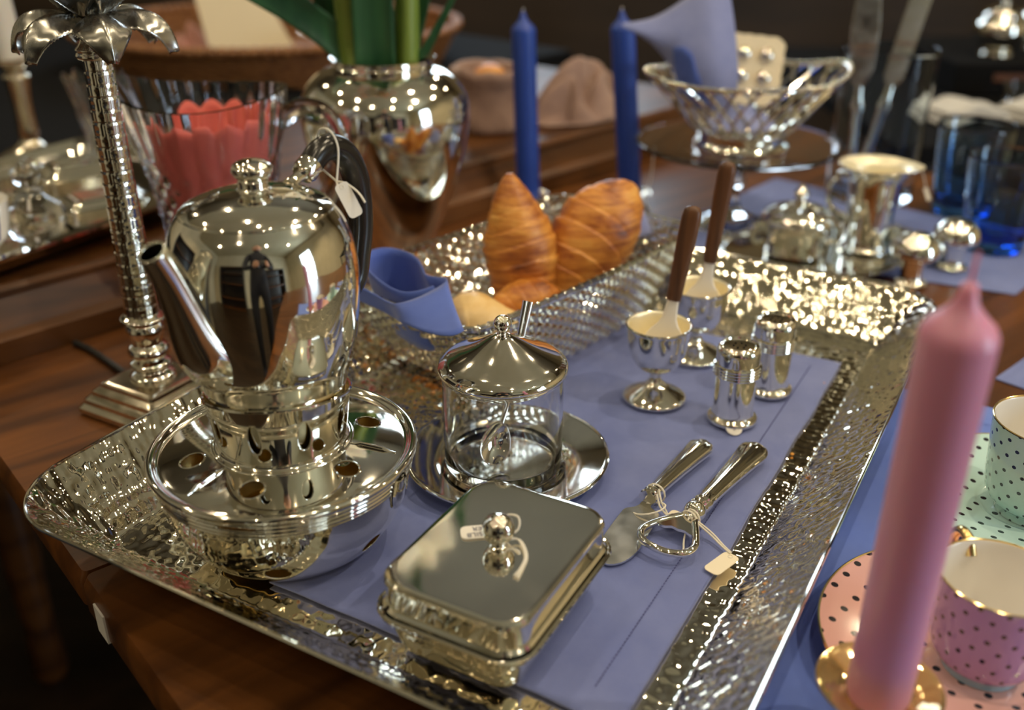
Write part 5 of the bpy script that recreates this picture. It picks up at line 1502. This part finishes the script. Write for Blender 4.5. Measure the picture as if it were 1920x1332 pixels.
V, Fc = lathe([(.001, 0), (.028, 0), (.045, .008), (.058, .014), (.058, .016), (.044, .011), (.026, .004), (.001, .004)], 40); mesh('dish', V, Fc, M['porcelain'], sd_, sharp=60)

# ---------------------------------------------------------------- black side table at the back right
sdt = thing('side_table', 'black side table at the back right behind the tumblers', 'table', (1.05, 1.95, 0), 0)
V, Fc = box(-.45, .75, -.42, .55, -.030, -.001, .003); mesh('table_top', V, Fc, M['black'], sdt)
for x in (-.40, .70):
    for y in (-.36, .48):
        V, Fc = box(x - .03, x + .03, y - .03, y + .03, FL, -.0305); mesh('leg', V, Fc, M['dark'], sdt, smooth=False)
dp = thing('display_block', 'black display block on the side table carrying silver pots', 'block', (1.10, 2.02, .0), 0)
V, Fc = box(-.27, .42, -.12, .22, .0, .062, .004); mesh('block', V, Fc, M['black'], dp)
V, Fc = box(-.20, .42, -.1235, -.1205, .030, .042); mesh('wood_strip', V, Fc, M['table'], dp, smooth=False)
def wnap(x, y, rz, label, seed):
    root = thing('white_napkin', label, 'napkin', (x, y, .0004), rad(rz), 'white napkins on the side table')
    mb = MB()
    for k in range(3):
        mb.add(grid(24, 16, lambda s, t_: ((2 * s - 1) * (.062 - .003 * k), (2 * t_ - 1) * (.045 - .002 * k), .002 + k * .008 + .010 * math.exp(-((2 * s - 1.0) / .5) ** 2) + .003 * mnoise.noise((s * 4, t_ * 3, seed + k)))))
    solid(mb.build('folded_cloth', M['white_cloth'], root, sharp=None), .006, 1)
wnap(.765, 1.700, 10, 'folded white napkin on the black side table, left of two', 1)
wnap(.905, 1.705, 22, 'folded white napkin on the black side table, right of two', 3)
gc = thing('glass_bowl', 'small clear glass bowl behind the white napkins', 'bowl', (.915, 1.800, .0004), 0)
V, Fc = lathe(smooth_prof([(.020, 0), (.022, .003), (.034, .018), (.042, .042)], .002) + [(.040, .042), (.031, .018), (.0005, .008)], 40); mesh('glass_body', V, Fc, M['glass'], gc, sharp=50)
def pot(x, y, label, k):
    root = thing('silver_pot', label, 'pot', (x, y, .0622), 0, 'silver pots on the display block')
    V, Fc = lathe([(.0005, 0)] + [(r * k, z * k) for r, z in smooth_prof([(.030, 0), (.032, .003), (.026, .010), (.040, .024), (.048, .042), (.046, .060), (.036, .072)], .002)], 40); mesh('body', V, Fc, M['silver'], root, sharp=60)
    V, Fc = lathe([(r * k, z * k) for r, z in smooth_prof([(.038, .0715), (.037, .076), (.026, .086), (.010, .092), (.005, .094), (.008, .099), (.005, .104), (.0005, .105)], .002)], 40); mesh('lid', V, Fc, M['silver'], root, sharp=60)
    V, Fc = tube(resample([(.046 * k, 0, .058 * k), (.070 * k, 0, .060 * k), (.072 * k, 0, .036 * k), (.046 * k, 0, .030 * k)], .004), .004 * k, 8); mesh('handle', V, Fc, M['silver'], root)
pot(.935, 1.985, 'lidded silver pot on the black block, left of three', 1.0)
pot(1.055, 2.045, 'lidded silver pot on the black block, middle of three', 1.15)
pot(1.190, 2.000, 'lidded silver pot on the black block, right of three', 1.0)

# ---------------------------------------------------------------- the rest of the shop, seen in the silver
def cabinet(x, y, rz, w, h, label):
    root = thing('shop_cabinet', label, 'cabinet', (x, y, FL), rad(rz))
    for sx in (-1, 1):
        V, Fc = box(sx * w / 2 - .02, sx * w / 2 + .02, -.16, .16, 0, h); mesh('side_panel', V, Fc, M['dark'], root, smooth=False)
    for k in range(5):
        z = .02 + k * (h - .04) / 4
        V, Fc = box(-w / 2 + .021, w / 2 - .021, -.16, .16, z - .012, z + .012); mesh('shelf', V, Fc, M['ledge'], root, smooth=False)
    V, Fc = box(-w / 2 + .021, w / 2 - .021, .145, .158, .035, h - .035); mesh('back_panel', V, Fc, M['dark'], root, smooth=False)
cabinet(-2.40, .6, 90, 1.5, 1.55, 'dark wooden shelves against the left wall of the shop')
cabinet(-1.2, -2.10, 180, 1.4, 1.7, 'dark wooden shelves against the near wall, left of the photographer')
cabinet(1.2, -2.10, 180, 1.1, 1.5, 'dark wooden shelves against the near wall, right of the photographer')
def frame(x, y, z, rz, w, h, label):
    root = thing('picture', label, 'picture', (x, y, z), rad(rz), 'framed pictures on the shop walls')
    mb = MB()
    for a, b, c, d in ((-w, w, h - .04, h), (-w, w, -h, -h + .04), (-w, -w + .04, -h + .04, h - .04), (w - .04, w, -h + .04, h - .04)): mb.add(box(a, b, -.02, .0, c, d))
    mb.build('frame', M['dark'], root, smooth=False)
    V, Fc = box(-w + .04, w - .04, -.012, -.001, -h + .04, h - .04); mesh('print', V, Fc, M['cream'], root, smooth=False)
frame(-2.595, -.9, 1.0, 90, .30, .24, 'framed print on the left wall of the shop')
frame(-.1, -2.295, 1.15, 180, .34, .26, 'framed print on the near wall behind the photographer')

def skin_body(name, verts, edges, radii, m, parent, root_i=0, sub=2):
    me = bpy.data.meshes.new(name); me.from_pydata(verts, edges, []); o = bpy.data.objects.new(name, me); COL.objects.link(o)
    sk = o.modifiers.new('skin', 'SKIN'); sk.use_smooth_shade = True
    for v_, r in zip(me.skin_vertices[0].data, radii): v_.radius = (r, r) if not hasattr(r, '__len__') else r; v_.use_root = False
    me.skin_vertices[0].data[root_i].use_root = True
    s_ = o.modifiers.new('sub', 'SUBSURF'); s_.levels = sub; s_.render_levels = sub
    me.materials.append(m); o.parent = parent
    return o
per = thing('person', 'person in dark clothes taking the photograph, seen only as a reflection in the teapot', 'person', (.0, -.385, FL))
J = [(0, 0, .95), (0, -.02, 1.12), (0, -.02, 1.30), (0, -.01, 1.43), (0, .02, 1.50), (0, .04, 1.60), (0, .045, 1.68),
     (-.18, -.01, 1.40), (-.24, .08, 1.16), (-.090, .255, 1.145), (.18, -.01, 1.40), (.24, .08, 1.16), (.090, .255, 1.145),
     (-.10, 0, .90), (-.11, .02, .50), (-.11, -.01, .09), (-.12, .13, .035), (.10, 0, .90), (.11, .02, .50), (.11, -.01, .09), (.12, .13, .035)]
E_ = [(0, 1), (1, 2), (2, 3), (3, 4), (4, 5), (5, 6), (3, 7), (7, 8), (8, 9), (3, 10), (10, 11), (11, 12), (0, 13), (13, 14), (14, 15), (15, 16), (0, 17), (17, 18), (18, 19), (19, 20)]
Rr = [(.15, .11), (.14, .10), (.165, .11), (.12, .085), .052, .075, .06, .062, .046, .030, .062, .046, .030, .085, .062, .045, .035, .085, .062, .045, .035]
skin_body('body', J, E_, Rr, M['navy'], per)
MB().add(ball(.088, 24, 16, 1.22, (0, .048, 1.625))).add(ball(.016, 10, 8, 1.4, (0, .137, 1.615))).add(ball(.02, 8, 6, 1.5, (-.088, .045, 1.62))).add(ball(.02, 8, 6, 1.5, (.088, .045, 1.62))).build('head', M['skin'], per)
V, Fc = ball(.095, 24, 16, 1.2, (0, .03, 1.645)); Fc = [f_ for f_ in Fc if sum(V[i][2] for i in f_) / len(f_) > 1.625 or sum(V[i][1] for i in f_) / len(f_) < .0]; mesh('hair', V, Fc, M['hair'], per)
for sx in (-1, 1):
    hv_ = [(sx * .088, .27, 1.145), (sx * .088, .305, 1.145)]; he = [(0, 1)]; hr = [.022, .022]
    for k in range(4):
        b0 = len(hv_); z = 1.170 - k * .017; L_ = (.9, 1.0, .95, .75)[k]
        hv_ += [(sx * .078, .325, z), (sx * (.074 - .008 * L_), .356, z), (sx * (.062 - .030 * L_), .3655, z)]
        he += [(1, b0), (b0, b0 + 1), (b0 + 1, b0 + 2)]; hr += [.0095, .0088, .0078]
    b0 = len(hv_); hv_ += [(sx * .078, .300, 1.190), (sx * .058, .312, 1.205)]; he += [(1, b0), (b0, b0 + 1)]; hr += [.011, .009]
    skin_body('hand', hv_, he, hr, M['skin'], per, 0, 1)
cmr = thing('photo_camera', 'black camera held by the photographer behind the viewpoint', 'camera', (0, -.055, .385), 0)
V, Fc = box(-.060, .060, -.022, .010, -.045, .045, .008); mesh('camera_body', V, Fc, M['ebony'], cmr)
V, Fc = lathe([(.03, 0), (.03, .022), (.028, .025), (.001, .025)], 32); mesh('lens', [(x, z + .011, y) for x, y, z in V], [f_[::-1] for f_ in Fc], M['ebony'], cmr)

cst = thing('cotton_string', 'white cotton string hanging from the left rim of the cake stand', 'string', (.158, 1.135, .0025), 0)
V, Fc = tube(resample([(-.006, 0, .0), (-.002, -.002, .030), (.004, 0, .060), (.0065, .004, .092)], .004), .0008, 6); mesh('strand', V, Fc, M['string'], cst)
V, Fc = tube(resample([(.012, 0, .0), (.004, -.003, .020), (-.0025, -.002, .033)], .004), .0008, 6); mesh('loose_end', V, Fc, M['string'], cst)
